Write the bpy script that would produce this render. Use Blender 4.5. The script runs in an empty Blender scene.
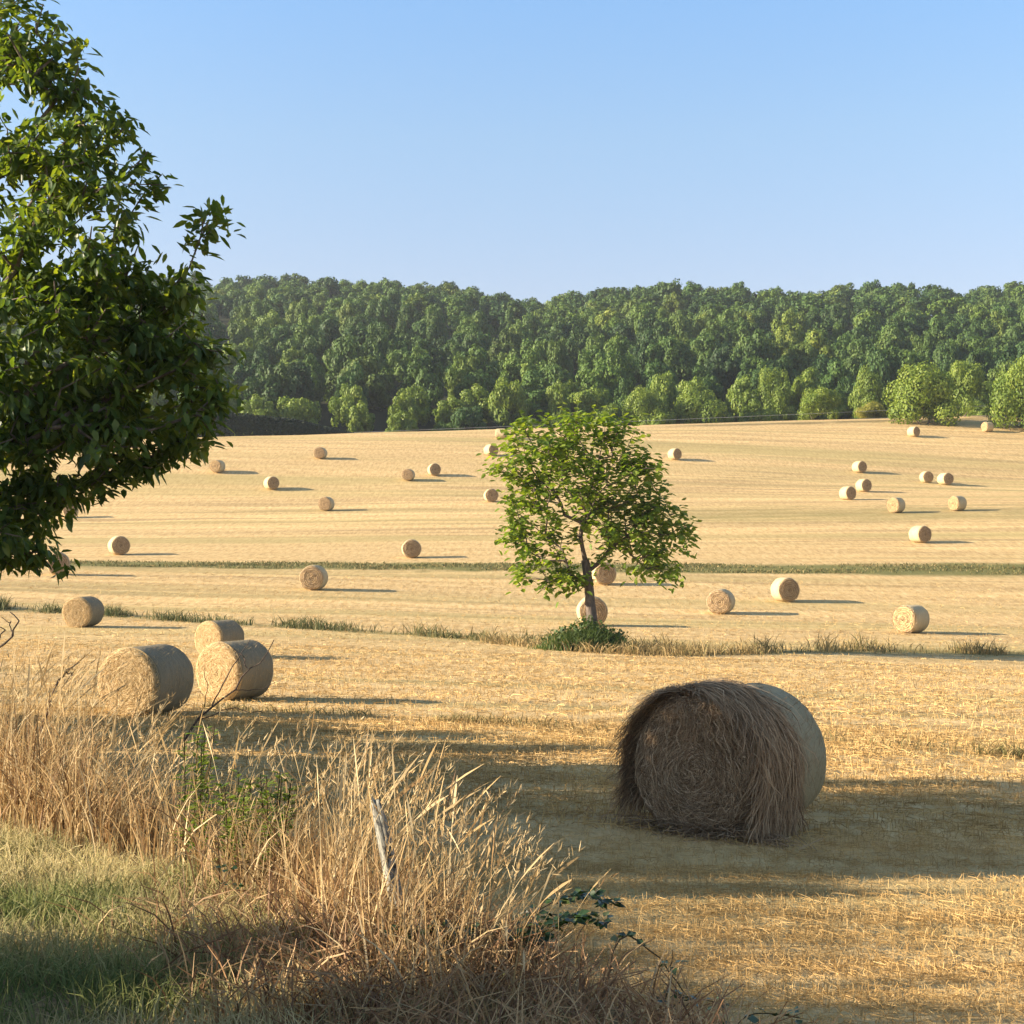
import bpy, math, random
import numpy as np
from mathutils import Vector

random.seed(7)
RNG = np.random.default_rng(7)
SC = bpy.context.scene
COL = SC.collection
R = math.radians
F = 1500.0           # focal length of the lens in picture widths * 1024
EYE = 4.5            # eye height above the valley bottom
HORIZON = 540.0
PITCH = math.atan((HORIZON - 512) / F)
SUN_EL, SUN_AZ = R(18), R(264)      # azimuth clockwise from +Y
SUN = np.array([math.sin(SUN_AZ) * math.cos(SUN_EL), math.cos(SUN_AZ) * math.cos(SUN_EL), math.sin(SUN_EL)])


# ------------------------------------------------------------------ terrain
def smooth(a, b, x):
    t = np.clip((x - a) / (b - a), 0, 1)
    return t * t * (3 - 2 * t)


_py = np.array([-400, 0, 8, 10, 14, 20, 27, 40, 55, 65, 75, 80, 90, 106, 120, 140, 150, 158, 165, 172, 190, 200, 207, 216, 225, 3000], float)
_pz = np.array([-2.5, -2.5, -2.52, -2.58, -2.7, -2.9, -3.15, -3.6, -3.85, -3.87, -3.6, -3.25, -2.45, -1.15, .4, 2.8, 4.1, 5.5, 7.2, 9.0, 12.9, 14.7, 15.4, 15.0, 14.6, 14.6])
_ty = np.array([-400, 8, 14, 50, 65, 80, 106, 120, 150, 190, 230, 3000], float)
_tz = np.array([0, -.005, -.025, -.03, -.022, -.03, 0, .008, .02, .045, .06, .06])
_gy = np.arange(-60, 320, 1.0)
_k = np.exp(-np.linspace(-2, 2, 13) ** 2); _k /= _k.sum()
_k5 = np.exp(-np.linspace(-2, 2, 5) ** 2); _k5 /= _k5.sum()
_gz = np.convolve(np.pad(np.interp(_gy, _py, _pz), 2, mode='edge'), _k5, 'valid')
_gt = np.convolve(np.pad(np.interp(_gy, _ty, _tz), 6, mode='edge'), _k, 'valid')


def hashn(ix, iy, s):
    h = np.sin(ix * 127.1 + iy * 311.7 + s * 74.7) * 43758.5453
    return h - np.floor(h)


def vnoise(x, y, s=0.0):
    x = np.asarray(x, float); y = np.asarray(y, float)
    ix, iy = np.floor(x), np.floor(y)
    fx, fy = x - ix, y - iy
    fx = fx * fx * (3 - 2 * fx); fy = fy * fy * (3 - 2 * fy)
    a = hashn(ix, iy, s); b = hashn(ix + 1, iy, s); c = hashn(ix, iy + 1, s); d = hashn(ix + 1, iy + 1, s)
    return (a * (1 - fx) + b * fx) * (1 - fy) + (c * (1 - fx) + d * fx) * fy - .5


def bank_edge(x):
    return np.interp(x, [-30, -6, -3.4, -.5, .2, .6, 1.0, 1.6, 3, 8], [38, 13.2, 10.3, 7.1, 6.2, 5.4, 4.4, 2.4, -3, -30])


def forest_line(x):
    return 207 + .3 * np.clip(x, -120, 160) + 19


def H(x, y):
    x = np.asarray(x, float); y = np.asarray(y, float)
    s = smooth(125, 180, y)
    ye = y - .3 * np.clip(x, -120, 160) * s
    z = np.interp(ye, _gy, _gz) + np.interp(ye, _gy, _gt) * np.clip(x, -160, 160)
    # field undulation
    z = z + .10 * vnoise(x / 9, y / 7, 1) * smooth(9, 30, y)
    z = z + .035 * vnoise(x / 1.1, y / .8, 2) * (1 - smooth(30, 60, y))
    # roadside bank in the foreground
    t = 1 - smooth(-.3, 2.0, y - bank_edge(x))
    bz = -1.62 - .02 * np.clip(y, -5, 12) + .05 * vnoise(x / .7, y / .7, 3) + .02 * vnoise(x / .2, y / .2, 4)
    z = z * (1 - t) + bz * t
    # wooded hill
    yf = forest_line(x)
    u = (y - yf) / (520 - yf)
    xr = np.clip(x, -260, 260)
    zr = 79.0 - 5.0 * np.exp(-((xr - 5) / 14) ** 2) + 3.0 * np.exp(-((xr + 95) / 60) ** 2) + 2.5 * vnoise(xr / 25, 0 * xr, 8)
    uc = np.clip(u, 0, 1)
    z0 = 14.6 + .05 * np.clip(x, -160, 160)
    hz = z0 + (zr - z0) * (1.12 * uc - .12 * uc * uc) + 3 * vnoise(x / 30, y / 30, 9) * uc
    hz = hz - 10 * smooth(1.02, 1.9, u)
    m = smooth(-.02, .03, u)
    return z * (1 - m) + hz * m


def ray(px, py):
    dx, dz = (px - 512) / F, (512 - py) / F
    c, s = math.cos(PITCH), math.sin(PITCH)
    return np.array([dx, c - s * dz, s + c * dz])


def at(px, py, y0=4.0, y1=240.0):
    d = ray(px, py)
    ys = np.arange(y0, y1, .02)
    g = H(ys / d[1] * d[0], ys) - ys / d[1] * d[2]
    k = np.where(g >= 0)[0]
    y = ys[k[0]] if len(k) else y1
    x = y / d[1] * d[0]
    return np.array([x, y, float(H(x, y)) + EYE])


def in_space(px, py, y):
    d = ray(px, py)
    return np.array([d[0], d[1], d[2]]) * (y / d[1]) + np.array([0, 0, EYE])


def gz(x, y):
    return H(x, y) + EYE


# ------------------------------------------------------------------ mesh helpers
def mesh_from(name, V, faces, mats, attrs=None, smooth_shade=False, face_mats=None):
    """faces: list of (n,k) int arrays"""
    V = np.asarray(V, np.float32)
    me = bpy.data.meshes.new(name)
    me.vertices.add(len(V)); me.vertices.foreach_set('co', V.ravel())
    tot = [f for f in faces if len(f)]
    loops = np.concatenate([f.ravel() for f in tot]).astype(np.int32)
    lens = np.concatenate([np.full(len(f), f.shape[1]) for f in tot])
    starts = np.concatenate([[0], np.cumsum(lens)[:-1]]).astype(np.int32)
    me.loops.add(len(loops)); me.loops.foreach_set('vertex_index', loops)
    me.polygons.add(len(lens)); me.polygons.foreach_set('loop_start', starts)
    me.polygons.foreach_set('loop_total', lens.astype(np.int32))
    if smooth_shade:
        me.polygons.foreach_set('use_smooth', np.ones(len(lens), bool))
    if face_mats is not None:
        me.polygons.foreach_set('material_index', np.asarray(face_mats, np.int32))
    for k, v in (attrs or {}).items():
        a = me.attributes.new(k, 'FLOAT', 'POINT'); a.data.foreach_set('value', np.asarray(v, np.float32))
    for m in (mats if isinstance(mats, (list, tuple)) else [mats]):
        me.materials.append(m)
    me.update(calc_edges=True); me.validate()
    return me


def link(name, me, parent=None, loc=(0, 0, 0)):
    o = bpy.data.objects.new(name, me); COL.objects.link(o)
    o.location = loc
    if parent is not None:
        o.parent = parent
    return o


def empty(name, loc, rz=0.0):
    o = bpy.data.objects.new(name, None); COL.objects.link(o)
    o.location = loc; o.rotation_euler = (0, 0, rz); o.empty_display_size = .3
    return o


def tag(o, label=None, cat=None, group=None, kind=None):
    if label: o['label'] = label
    if cat: o['category'] = cat
    if group: o['group'] = group
    if kind: o['kind'] = kind
    return o


def copy_tree(o, parent=None):
    c = o.copy(); COL.objects.link(c); c.parent = parent
    for ch in list(o.children):
        copy_tree(ch, c)
    return c


def unit(v):
    return v / np.maximum(np.linalg.norm(v, axis=-1, keepdims=True), 1e-9)


class Geo:
    """collects quads with a per-vertex random value"""
    def __init__(self):
        self.V, self.F4, self.F3, self.A, self.n = [], [], [], [], 0

    def add(self, V, F4=None, F3=None, a=None):
        if F4 is not None: self.F4.append(np.asarray(F4) + self.n)
        if F3 is not None: self.F3.append(np.asarray(F3) + self.n)
        self.V.append(V); self.A.append(np.full(len(V), .5) if a is None else a); self.n += len(V)

    def mesh(self, name, mat, smooth_shade=False):
        fs = []
        if self.F4: fs.append(np.concatenate(self.F4))
        if self.F3: fs.append(np.concatenate(self.F3))
        return mesh_from(name, np.concatenate(self.V), fs, mat, {'rnd': np.concatenate(self.A)}, smooth_shade)


def ribbons(g, P, W, N, rnd):
    """P (n,k,3) paths, W (n,k) widths, N (n,3) facing"""
    n, k, _ = P.shape
    T = np.gradient(P, axis=1)
    S = unit(np.cross(T, N[:, None, :]))
    L = P - S * W[..., None] / 2; Q = P + S * W[..., None] / 2
    V = np.stack([L, Q], 2).reshape(-1, 3)
    base = (np.arange(n) * k * 2)[:, None]
    j = np.arange(k - 1)[None, :] * 2
    i0 = base + j
    F4 = np.stack([i0, i0 + 1, i0 + 3, i0 + 2], -1).reshape(-1, 4)
    g.add(V, F4, a=np.repeat(rnd, k * 2))


BLADE = np.array([1, .9, .65, .08]); STEM = np.array([1, .9, .8, .5])
PLUME = np.array([.3, .3, .28, .28, 1.0, 1.1, .15])


def blades(g, base, h, w, lean, prof=BLADE, az=None, rnd=None, rng=RNG, curl=1.0):
    n, k = len(base), len(prof)
    az = rng.uniform(0, 2 * np.pi, n) if az is None else az
    t = np.linspace(0, 1, k)
    if k == 7: t = np.array([0, .3, .55, .72, .80, .9, 1.0])
    D = np.stack([np.cos(az), np.sin(az), 0 * az], 1)
    up = t[None] - .45 * np.clip(lean, 0, 1.5)[:, None] * t[None] ** 2 * curl
    P = base[:, None, :] + D[:, None, :] * (h * lean)[:, None, None] * (t ** 1.8)[None, :, None]
    P[..., 2] += h[:, None] * up
    fa = rng.uniform(0, 2 * np.pi, n)
    N = np.stack([np.cos(fa), np.sin(fa), .25 + 0 * fa], 1)
    rnd = rng.uniform(0, 1, n) if rnd is None else rnd
    ribbons(g, P, w[:, None] * prof[None], N, rnd)


def leaves(g, base, d, up, L, W, rnd, droop=.25, fold=.25):
    """each leaf two folded quads"""
    d = unit(d); s = unit(np.cross(d, up)); n = np.cross(s, d)
    L_ = L[:, None]; W_ = W[:, None]
    m = base + d * L_ * .42 - n * W_ * fold
    l = base + d * L_ * .40 - s * W_ * .5 + n * W_ * .06
    r = base + d * L_ * .40 + s * W_ * .5 + n * W_ * .06
    t = base + d * L_ - n * L_ * droop
    V = np.stack([base, m, t, l, r], 1).reshape(-1, 3)
    i = (np.arange(len(base)) * 5)[:, None]
    F4 = np.concatenate([i + np.array([0, 1, 2, 3]), i + np.array([0, 4, 2, 1])])
    g.add(V, F4, a=np.repeat(rnd, 5))


def broad_leaves(g, base, d, up, L, W, rnd, droop=.25, fold=.2):
    """rounder leaves: eight points, folded along the midrib and bent down"""
    d = unit(d); s = unit(np.cross(d, up)); n = np.cross(s, d)
    L_ = L[:, None]; W_ = W[:, None]; dr = droop * L_
    m1 = base + d * L_ * .32 - n * W_ * fold * .8 - n * dr * .08
    m2 = base + d * L_ * .68 - n * W_ * fold - n * dr * .42
    t = base + d * L_ - n * dr
    o1 = m1 + n * W_ * fold; o2 = m2 + n * W_ * fold
    l1, r1 = o1 - s * W_ * .46, o1 + s * W_ * .46
    l2, r2 = o2 - s * W_ * .40, o2 + s * W_ * .40
    V = np.stack([base, l1, m1, r1, l2, m2, r2, t], 1).reshape(-1, 3)
    i = (np.arange(len(base)) * 8)[:, None]
    g.add(V, np.concatenate([i + np.array([1, 2, 5, 4]), i + np.array([2, 3, 6, 5])]),
          np.concatenate([i + np.array(q) for q in ([0, 2, 1], [0, 3, 2], [4, 5, 7], [5, 6, 7])]), np.repeat(rnd, 8))


def tubes(g, A, B, ra, rb, sides=6, rnd=None):
    n = len(A)
    T = unit(B - A)
    ref = np.where(np.abs(T[:, 2:3]) > .9, np.array([[1., 0, 0]]), np.array([[0, 0, 1.]]))
    U = unit(np.cross(T, ref)); Wv = np.cross(T, U)
    a = np.linspace(0, 2 * np.pi, sides, endpoint=False)
    ring = np.cos(a)[None, :, None] * U[:, None, :] + np.sin(a)[None, :, None] * Wv[:, None, :]
    V = np.concatenate([A[:, None] + ring * ra[:, None, None], B[:, None] + ring * rb[:, None, None]], 1).reshape(-1, 3)
    i = (np.arange(n) * 2 * sides)[:, None]
    F4 = []
    for s in range(sides):
        s2 = (s + 1) % sides
        F4.append(i + np.array([s, s2, s2 + sides, s + sides]))
    g.add(V, np.concatenate(F4), a=np.repeat(np.full(n, .5) if rnd is None else rnd, 2 * sides))


def grow(trunk, pts, rng, step=.4, kpath=.35, sag=.05, tip=.006, power=2.3):
    """branch skeleton: every point of the crown is tied to the nearest good node"""
    pos = [np.array(p, float) for p in trunk]; par = [-1] + list(range(len(trunk) - 1))
    cap = len(pts) * 8 + len(trunk) + 10
    A = np.zeros((cap, 3)); D = np.zeros(cap); P = np.full(cap, -1)
    n = len(pos); A[:n] = pos; P[:n] = par
    for i in range(1, n): D[i] = D[i - 1] + np.linalg.norm(A[i] - A[i - 1])
    root_ok = max(1, int(n * .45))
    order = np.argsort(np.linalg.norm(pts - A[n - 1], axis=1) + rng.uniform(0, .8, len(pts)))
    tips = []
    for q in pts[order]:
        d = np.linalg.norm(A[root_ok:n] - q, axis=1) + kpath * D[root_ok:n]
        # prefer parents lying lower than the point
        d = d + np.maximum(0, A[root_ok:n, 2] - q[2]) * .5
        j = int(np.argmin(d)) + root_ok
        p = A[j]; dist = np.linalg.norm(q - p)
        k = max(1, min(7, int(dist / step)))
        mid = rng.normal(0, .05, 3) * dist
        last = j
        for s in range(1, k + 1):
            u = s / k
            r = p + (q - p) * u + mid * math.sin(math.pi * u) + np.array([0, 0, sag * dist]) * math.sin(math.pi * u)
            A[n] = r; P[n] = last; D[n] = D[last] + np.linalg.norm(r - A[last]); last = n; n += 1
        tips.append(last)
    A, P = A[:n], P[:n]
    rad = np.zeros(n)
    acc = np.zeros(n)
    for i in range(n - 1, 0, -1):
        if acc[i] == 0: acc[i] = tip ** power
        acc[P[i]] += acc[i]
    acc[0] = max(acc[0], 1e-12)
    rad = acc ** (1 / power)
    return A, P, rad, np.array(tips)


# ------------------------------------------------------------------ materials
class Nodes:
    def __init__(self, name):
        self.m = bpy.data.materials.new(name); self.m.use_nodes = True
        self.t = self.m.node_tree; self.t.nodes.clear()
        self.out = self.t.nodes.new('ShaderNodeOutputMaterial')

    def n(self, ty, **kw):
        nd = self.t.nodes.new(ty)
        for k, v in kw.items(): setattr(nd, k, v)
        return nd

    def l(self, a, b): self.t.links.new(a, b)

    def put(self, sock, v):
        if hasattr(v, 'node'): self.l(v, sock)
        else: sock.default_value = v

    def math(self, op, a, b=0.0, c=None, clamp=False):
        nd = self.n('ShaderNodeMath', operation=op, use_clamp=clamp)
        self.put(nd.inputs[0], a); self.put(nd.inputs[1], b)
        if c is not None: self.put(nd.inputs[2], c)
        return nd.outputs[0]

    def attr(self, name):
        return self.n('ShaderNodeAttribute', attribute_name=name).outputs['Fac']

    def mix(self, fac, a, b, blend='MIX'):
        nd = self.n('ShaderNodeMix', data_type='RGBA', blend_type=blend)
        self.put(nd.inputs[0], fac)
        for s, v in ((nd.inputs[6], a), (nd.inputs[7], b)):
            self.put(s, v if hasattr(v, 'node') else (*v, 1))
        return nd.outputs[2]

    def coords(self, scale=(1, 1, 1), which='Object'):
        tc = self.n('ShaderNodeTexCoord'); mp = self.n('ShaderNodeMapping')
        mp.inputs['Scale'].default_value = scale
        self.l(tc.outputs[which], mp.inputs[0]); return mp.outputs[0]

    def noise(self, vec, scale, detail=3, rough=.55, dist=0.0):
        nd = self.n('ShaderNodeTexNoise')
        self.l(vec, nd.inputs['Vector']); nd.inputs['Scale'].default_value = scale
        nd.inputs['Detail'].default_value = detail; nd.inputs['Roughness'].default_value = rough
        nd.inputs['Distortion'].default_value = dist
        return nd.outputs['Fac']

    def ramp(self, fac, stops):
        nd = self.n('ShaderNodeValToRGB'); e = nd.color_ramp.elements
        while len(e) < len(stops): e.new(.5)
        for x, (p, c) in zip(e, stops):
            x.position = p; x.color = (*c, 1) if len(c) == 3 else c
        self.put(nd.inputs[0], fac); return nd.outputs[0]

    def rng(self, v, a, b, c=0.0, d=1.0):
        nd = self.n('ShaderNodeMapRange', clamp=True)
        self.put(nd.inputs[0], v)
        for i, q in enumerate((a, b, c, d)): nd.inputs[i + 1].default_value = q
        return nd.outputs[0]

    def finish(self, color, rough=.85, spec=.2, bump=None, bdist=.02, bstr=1.0, trans=0.0, tcolor=None):
        p = self.n('ShaderNodeBsdfPrincipled')
        self.put(p.inputs['Base Color'], color if hasattr(color, 'node') else (*color, 1))
        self.put(p.inputs['Roughness'], rough)
        p.inputs['Specular IOR Level'].default_value = spec
        if bump is not None:
            b = self.n('ShaderNodeBump'); b.inputs['Distance'].default_value = bdist; b.inputs['Strength'].default_value = bstr
            self.l(bump, b.inputs['Height']); self.l(b.outputs[0], p.inputs['Normal'])
        sh = p.outputs[0]
        if trans > 0:
            tr = self.n('ShaderNodeBsdfTranslucent')
            tc = tcolor if tcolor is not None else color
            self.put(tr.inputs[0], tc if hasattr(tc, 'node') else (*tc, 1))
            mx = self.n('ShaderNodeMixShader'); mx.inputs[0].default_value = trans
            self.l(sh, mx.inputs[1]); self.l(tr.outputs[0], mx.inputs[2]); sh = mx.outputs[0]
        self.l(sh, self.out.inputs[0])
        return self.m


def leaf_mat(name, stops, trans=.35, rough=.5, spec=.3, obj=None, tint=(1.5, 1.5, .55)):
    N = Nodes(name)
    c = N.ramp(N.attr('rnd'), stops)
    if obj:     # whole-tree variation
        oi = N.n('ShaderNodeObjectInfo').outputs['Random'] if obj == 'object' else N.attr(obj)
        c = N.mix(1.0, c, N.ramp(oi, [(0, (.50, .60, .66)), (.25, (.88, .95, .9)), (.45, (1.2, 1.15, .85)), (.6, (.68, .72, .80)), (.8, (1.05, .98, .9)), (.92, (1.5, 1.3, .95)), (1, (1.35, 1.05, .95))]), 'MULTIPLY')
        gp = N.n('ShaderNodeNewGeometry').outputs['Position']      # stands of different species
        c = N.mix(1.0, c, N.ramp(N.noise(gp, .024, 3, .6), [(.36, (.50, .58, .60)), (.47, (.92, .96, .92)), (.56, (1.12, 1.06, .88)), (.68, (1.45, 1.25, .95))]), 'MULTIPLY')
    tc = N.mix(1.0, c, tint, 'MULTIPLY')
    return N.finish(c, rough, spec, trans=trans, tcolor=tc)


def bark_mat(name, c1, c2, sc=6):
    N = Nodes(name); v = N.coords((1, 1, .25))
    f = N.noise(v, sc * 3, 5, .65)
    return N.finish(N.ramp(f, [(.3, c1), (.7, c2)]), .9, .15, bump=f, bdist=.03)


def grass_mat(name, stops, trans=.3, rough=.65, spec=.25):
    N = Nodes(name)
    v = N.coords((1, 1, 1))
    c = N.ramp(N.attr('rnd'), stops)
    big = N.rng(N.noise(v, .9, 3), .3, .7, .75, 1.2)
    c = N.mix(1.0, c, big, 'MULTIPLY')
    return N.finish(c, rough, spec, trans=trans)


M = {}
M['walnut_leaf'] = leaf_mat('walnut_leaf', [(0, (.035, .07, .015)), (.5, (.075, .13, .025)), (1, (.15, .20, .034))], .45, .42, .4, tint=(2.3, 1.9, .5))
M['sapling_leaf'] = leaf_mat('sapling_leaf', [(0, (.08, .14, .02)), (.5, (.155, .235, .034)), (1, (.26, .32, .052))], .45, .5, .3, tint=(1.6, 1.5, .5))
M['wood_leaf'] = leaf_mat('wood_leaf', [(0, (.045, .092, .024)), (.5, (.075, .135, .032)), (1, (.12, .18, .044))], .18, .6, .2, 'object', (1.3, 1.3, .7))
M['wood_leaf_mass'] = leaf_mat('wood_leaf_mass', [(0, (.045, .092, .024)), (.5, (.075, .135, .032)), (1, (.12, .18, .044))], .18, .6, .2, 'tree', (1.3, 1.3, .7))
M['edge_leaf'] = leaf_mat('edge_leaf', [(0, (.085, .14, .02)), (.5, (.155, .22, .03)), (1, (.24, .29, .045))], .3, .55, .25, tint=(1.4, 1.4, .6))
M['yellow_leaf'] = leaf_mat('yellow_leaf', [(0, (.16, .17, .025)), (1, (.30, .28, .05))], .3, .55, .25)
M['shade_leaf'] = leaf_mat('shade_leaf', [(0, (.012, .022, .010)), (1, (.028, .042, .018))], .15, .6, .2)  # leaf colour darkened to paint the meadow strip's shade
M['bush_leaf'] = leaf_mat('bush_leaf', [(0, (.035, .07, .018)), (1, (.11, .15, .045))], .25, .55, .25)
M['bramble_leaf'] = leaf_mat('bramble_leaf', [(0, (.015, .035, .012)), (.75, (.035, .07, .02)), (1, (.10, .12, .04))], .2, .28, .6)
M['weed_leaf'] = leaf_mat('weed_leaf', [(0, (.12, .19, .04)), (1, (.25, .31, .08))], .4, .5, .3)
M['bark'] = bark_mat('bark', (.07, .055, .04), (.22, .18, .14))
M['bark_grey'] = bark_mat('bark_grey', (.06, .048, .04), (.20, .16, .13), 4)
M['twig'] = bark_mat('twig', (.05, .038, .03), (.16, .12, .09), 20)
M['cane'] = bark_mat('cane', (.05, .045, .02), (.13, .09, .05), 20)
M['dry_grass'] = grass_mat('dry_grass', [(0, (.15, .08, .035)), (.3, (.34, .205, .085)), (.7, (.50, .35, .155)), (1, (.70, .55, .31))], .32)
M['rust_grass'] = grass_mat('rust_grass', [(0, (.14, .075, .04)), (.5, (.32, .185, .09)), (1, (.52, .37, .19))], .25)
M['green_grass'] = grass_mat('green_grass', [(0, (.11, .145, .042)), (.35, (.215, .235, .08)), (.65, (.36, .33, .135)), (1, (.56, .46, .23))], .4)
M['margin_grass'] = grass_mat('margin_grass', [(0, (.07, .09, .03)), (.45, (.16, .15, .055)), (.7, (.30, .22, .09)), (1, (.46, .33, .15))], .3)
M['stubble'] = grass_mat('stubble', [(0, (.32, .20, .075)), (.5, (.52, .34, .13)), (1, (.68, .48, .21))], .25)


def ground_material():
    N = Nodes('field_ground')
    pos = N.coords((1, 1, 1))
    rows = N.noise(N.coords((.05, 1.0, .0)), .55, 6, .68, .5)          # swath lines along the field
    rows2 = N.noise(N.coords((.012, .22, .0)), .6, 3, .6, .3)
    grain = N.noise(N.coords((2.6, .55, .0)), 1.2, 6, .78)
    fine = N.noise(pos, 22, 4, .7)
    straw = N.ramp(N.math('MULTIPLY_ADD', grain, .75, N.math('MULTIPLY', fine, .25)),
                   [(.30, (.29, .175, .072)), (.44, (.55, .37, .16)), (.62, (.78, .57, .285))])
    k = N.rng(N.math('MULTIPLY_ADD', N.math('SUBTRACT', rows, .5), N.rng(N.noise(N.coords((.02, .05, 0)), 1.0, 3), .35, .65, .25, 1.25), .5), .38, .60, .66, 1.07)
    straw = N.mix(1.0, straw, k, 'MULTIPLY')
    thin = N.noise(N.coords((.03, 1.6, .0)), .9, 3, .6, .3)
    straw = N.mix(N.math('MULTIPLY', N.rng(thin, .60, .72), .35), straw, (.26, .17, .07))
    patch = N.rng(rows2, .50, .64)
    straw = N.mix(N.math('MULTIPLY', patch, .5), straw, (.34, .29, .11))
    green = N.ramp(fine, [(.3, (.085, .095, .03)), (.55, (.16, .16, .05)), (.75, (.28, .24, .10))])
    c = N.mix(N.attr('m_green'), straw, green)
    soil = N.ramp(fine, [(.3, (.13, .095, .05)), (.6, (.26, .19, .09)), (.75, (.36, .28, .14))])
    c = N.mix(N.attr('m_bank'), c, soil)
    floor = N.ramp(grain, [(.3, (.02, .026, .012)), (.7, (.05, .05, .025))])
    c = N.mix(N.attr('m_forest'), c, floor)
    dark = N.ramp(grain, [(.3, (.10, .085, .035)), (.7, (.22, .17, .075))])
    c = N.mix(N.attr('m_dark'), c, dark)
    h = N.math('ADD', N.math('MULTIPLY', grain, .6), N.math('MULTIPLY', fine, .5))
    return N.finish(c, .9, .1, bump=h, bdist=.09, bstr=.8)


M['ground'] = ground_material()


# ------------------------------------------------------------------ ground sheet
def build_ground():
    ys = np.concatenate([np.arange(-40, 0, 2.), np.arange(0, 24, .12), np.arange(24, 120, .55), np.arange(120, 262, 1.0), np.arange(262, 620, 6.), np.geomspace(620, 2500, 20)])
    xs = np.concatenate([-np.geomspace(300, 2500, 14)[::-1], np.arange(-290, -60, 7.), np.arange(-60, -10, 1.4), np.arange(-10, 10, .16), np.arange(10, 60, 1.4), np.arange(60, 291, 7.), np.geomspace(300, 2500, 14)])
    X, Y = np.meshgrid(xs, ys)
    Z = gz(X, Y)
    nx, ny = len(xs), len(ys)
    i = (np.arange(ny - 1)[:, None] * nx + np.arange(nx - 1)[None]).ravel()
    F4 = np.stack([i, i + 1, i + nx + 1, i + nx], 1)
    x, y = X.ravel(), Y.ravel()
    nz = vnoise(x / 3, y / 1.5, 11) + .6 * vnoise(x / .8, y / .5, 12)

    def strip(yc, w, soft): return 1 - smooth(w - soft, w + soft, np.abs(y - yc) + nz * soft * 1.6)
    green = np.zeros_like(x)
    yc = 98.3 + .02 * x
    green = np.maximum(green, .92 * strip(yc, 2.7 + .008 * np.clip(x, -40, 40), 1.0))
    green = np.maximum(green, .40 * smooth(-5, 25, x) * strip(134 + .0 * x, 5, 4))
    green = np.maximum(green, .6 * strip(margin_y(x), .9, .5))
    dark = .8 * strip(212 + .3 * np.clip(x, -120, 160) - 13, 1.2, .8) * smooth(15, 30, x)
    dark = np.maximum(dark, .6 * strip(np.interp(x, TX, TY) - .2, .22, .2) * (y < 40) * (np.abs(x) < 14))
    bank = 1 - smooth(-.2, 1.3, y - bank_edge(x) + nz * .5)
    bank = bank * (y < 60)
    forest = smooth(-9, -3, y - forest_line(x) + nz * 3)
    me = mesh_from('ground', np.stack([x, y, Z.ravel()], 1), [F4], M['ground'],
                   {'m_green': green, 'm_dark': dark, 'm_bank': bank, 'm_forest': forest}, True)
    tag(link('ground', me), kind='structure')


def margin_y(x):
    """grassy boundary between the two near fields"""
    return np.interp(x, MX, MY)


_m = [at(px, py, 30) for px, py in ((-150, 600), (0, 609), (100, 614), (200, 622), (370, 632), (460, 638), (590, 649), (700, 654), (850, 650), (1024, 654), (1200, 660))]
_t = [at(px, py, 12) for px, py in ((-200, 690), (300, 713), (640, 731), (830, 743), (1024, 758), (1250, 778))]
TX = np.array([p[0] for p in _t]); TY = np.array([p[1] for p in _t])
MX = np.array([p[0] for p in _m]); MY = np.array([p[1] for p in _m])
build_ground()


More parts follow.
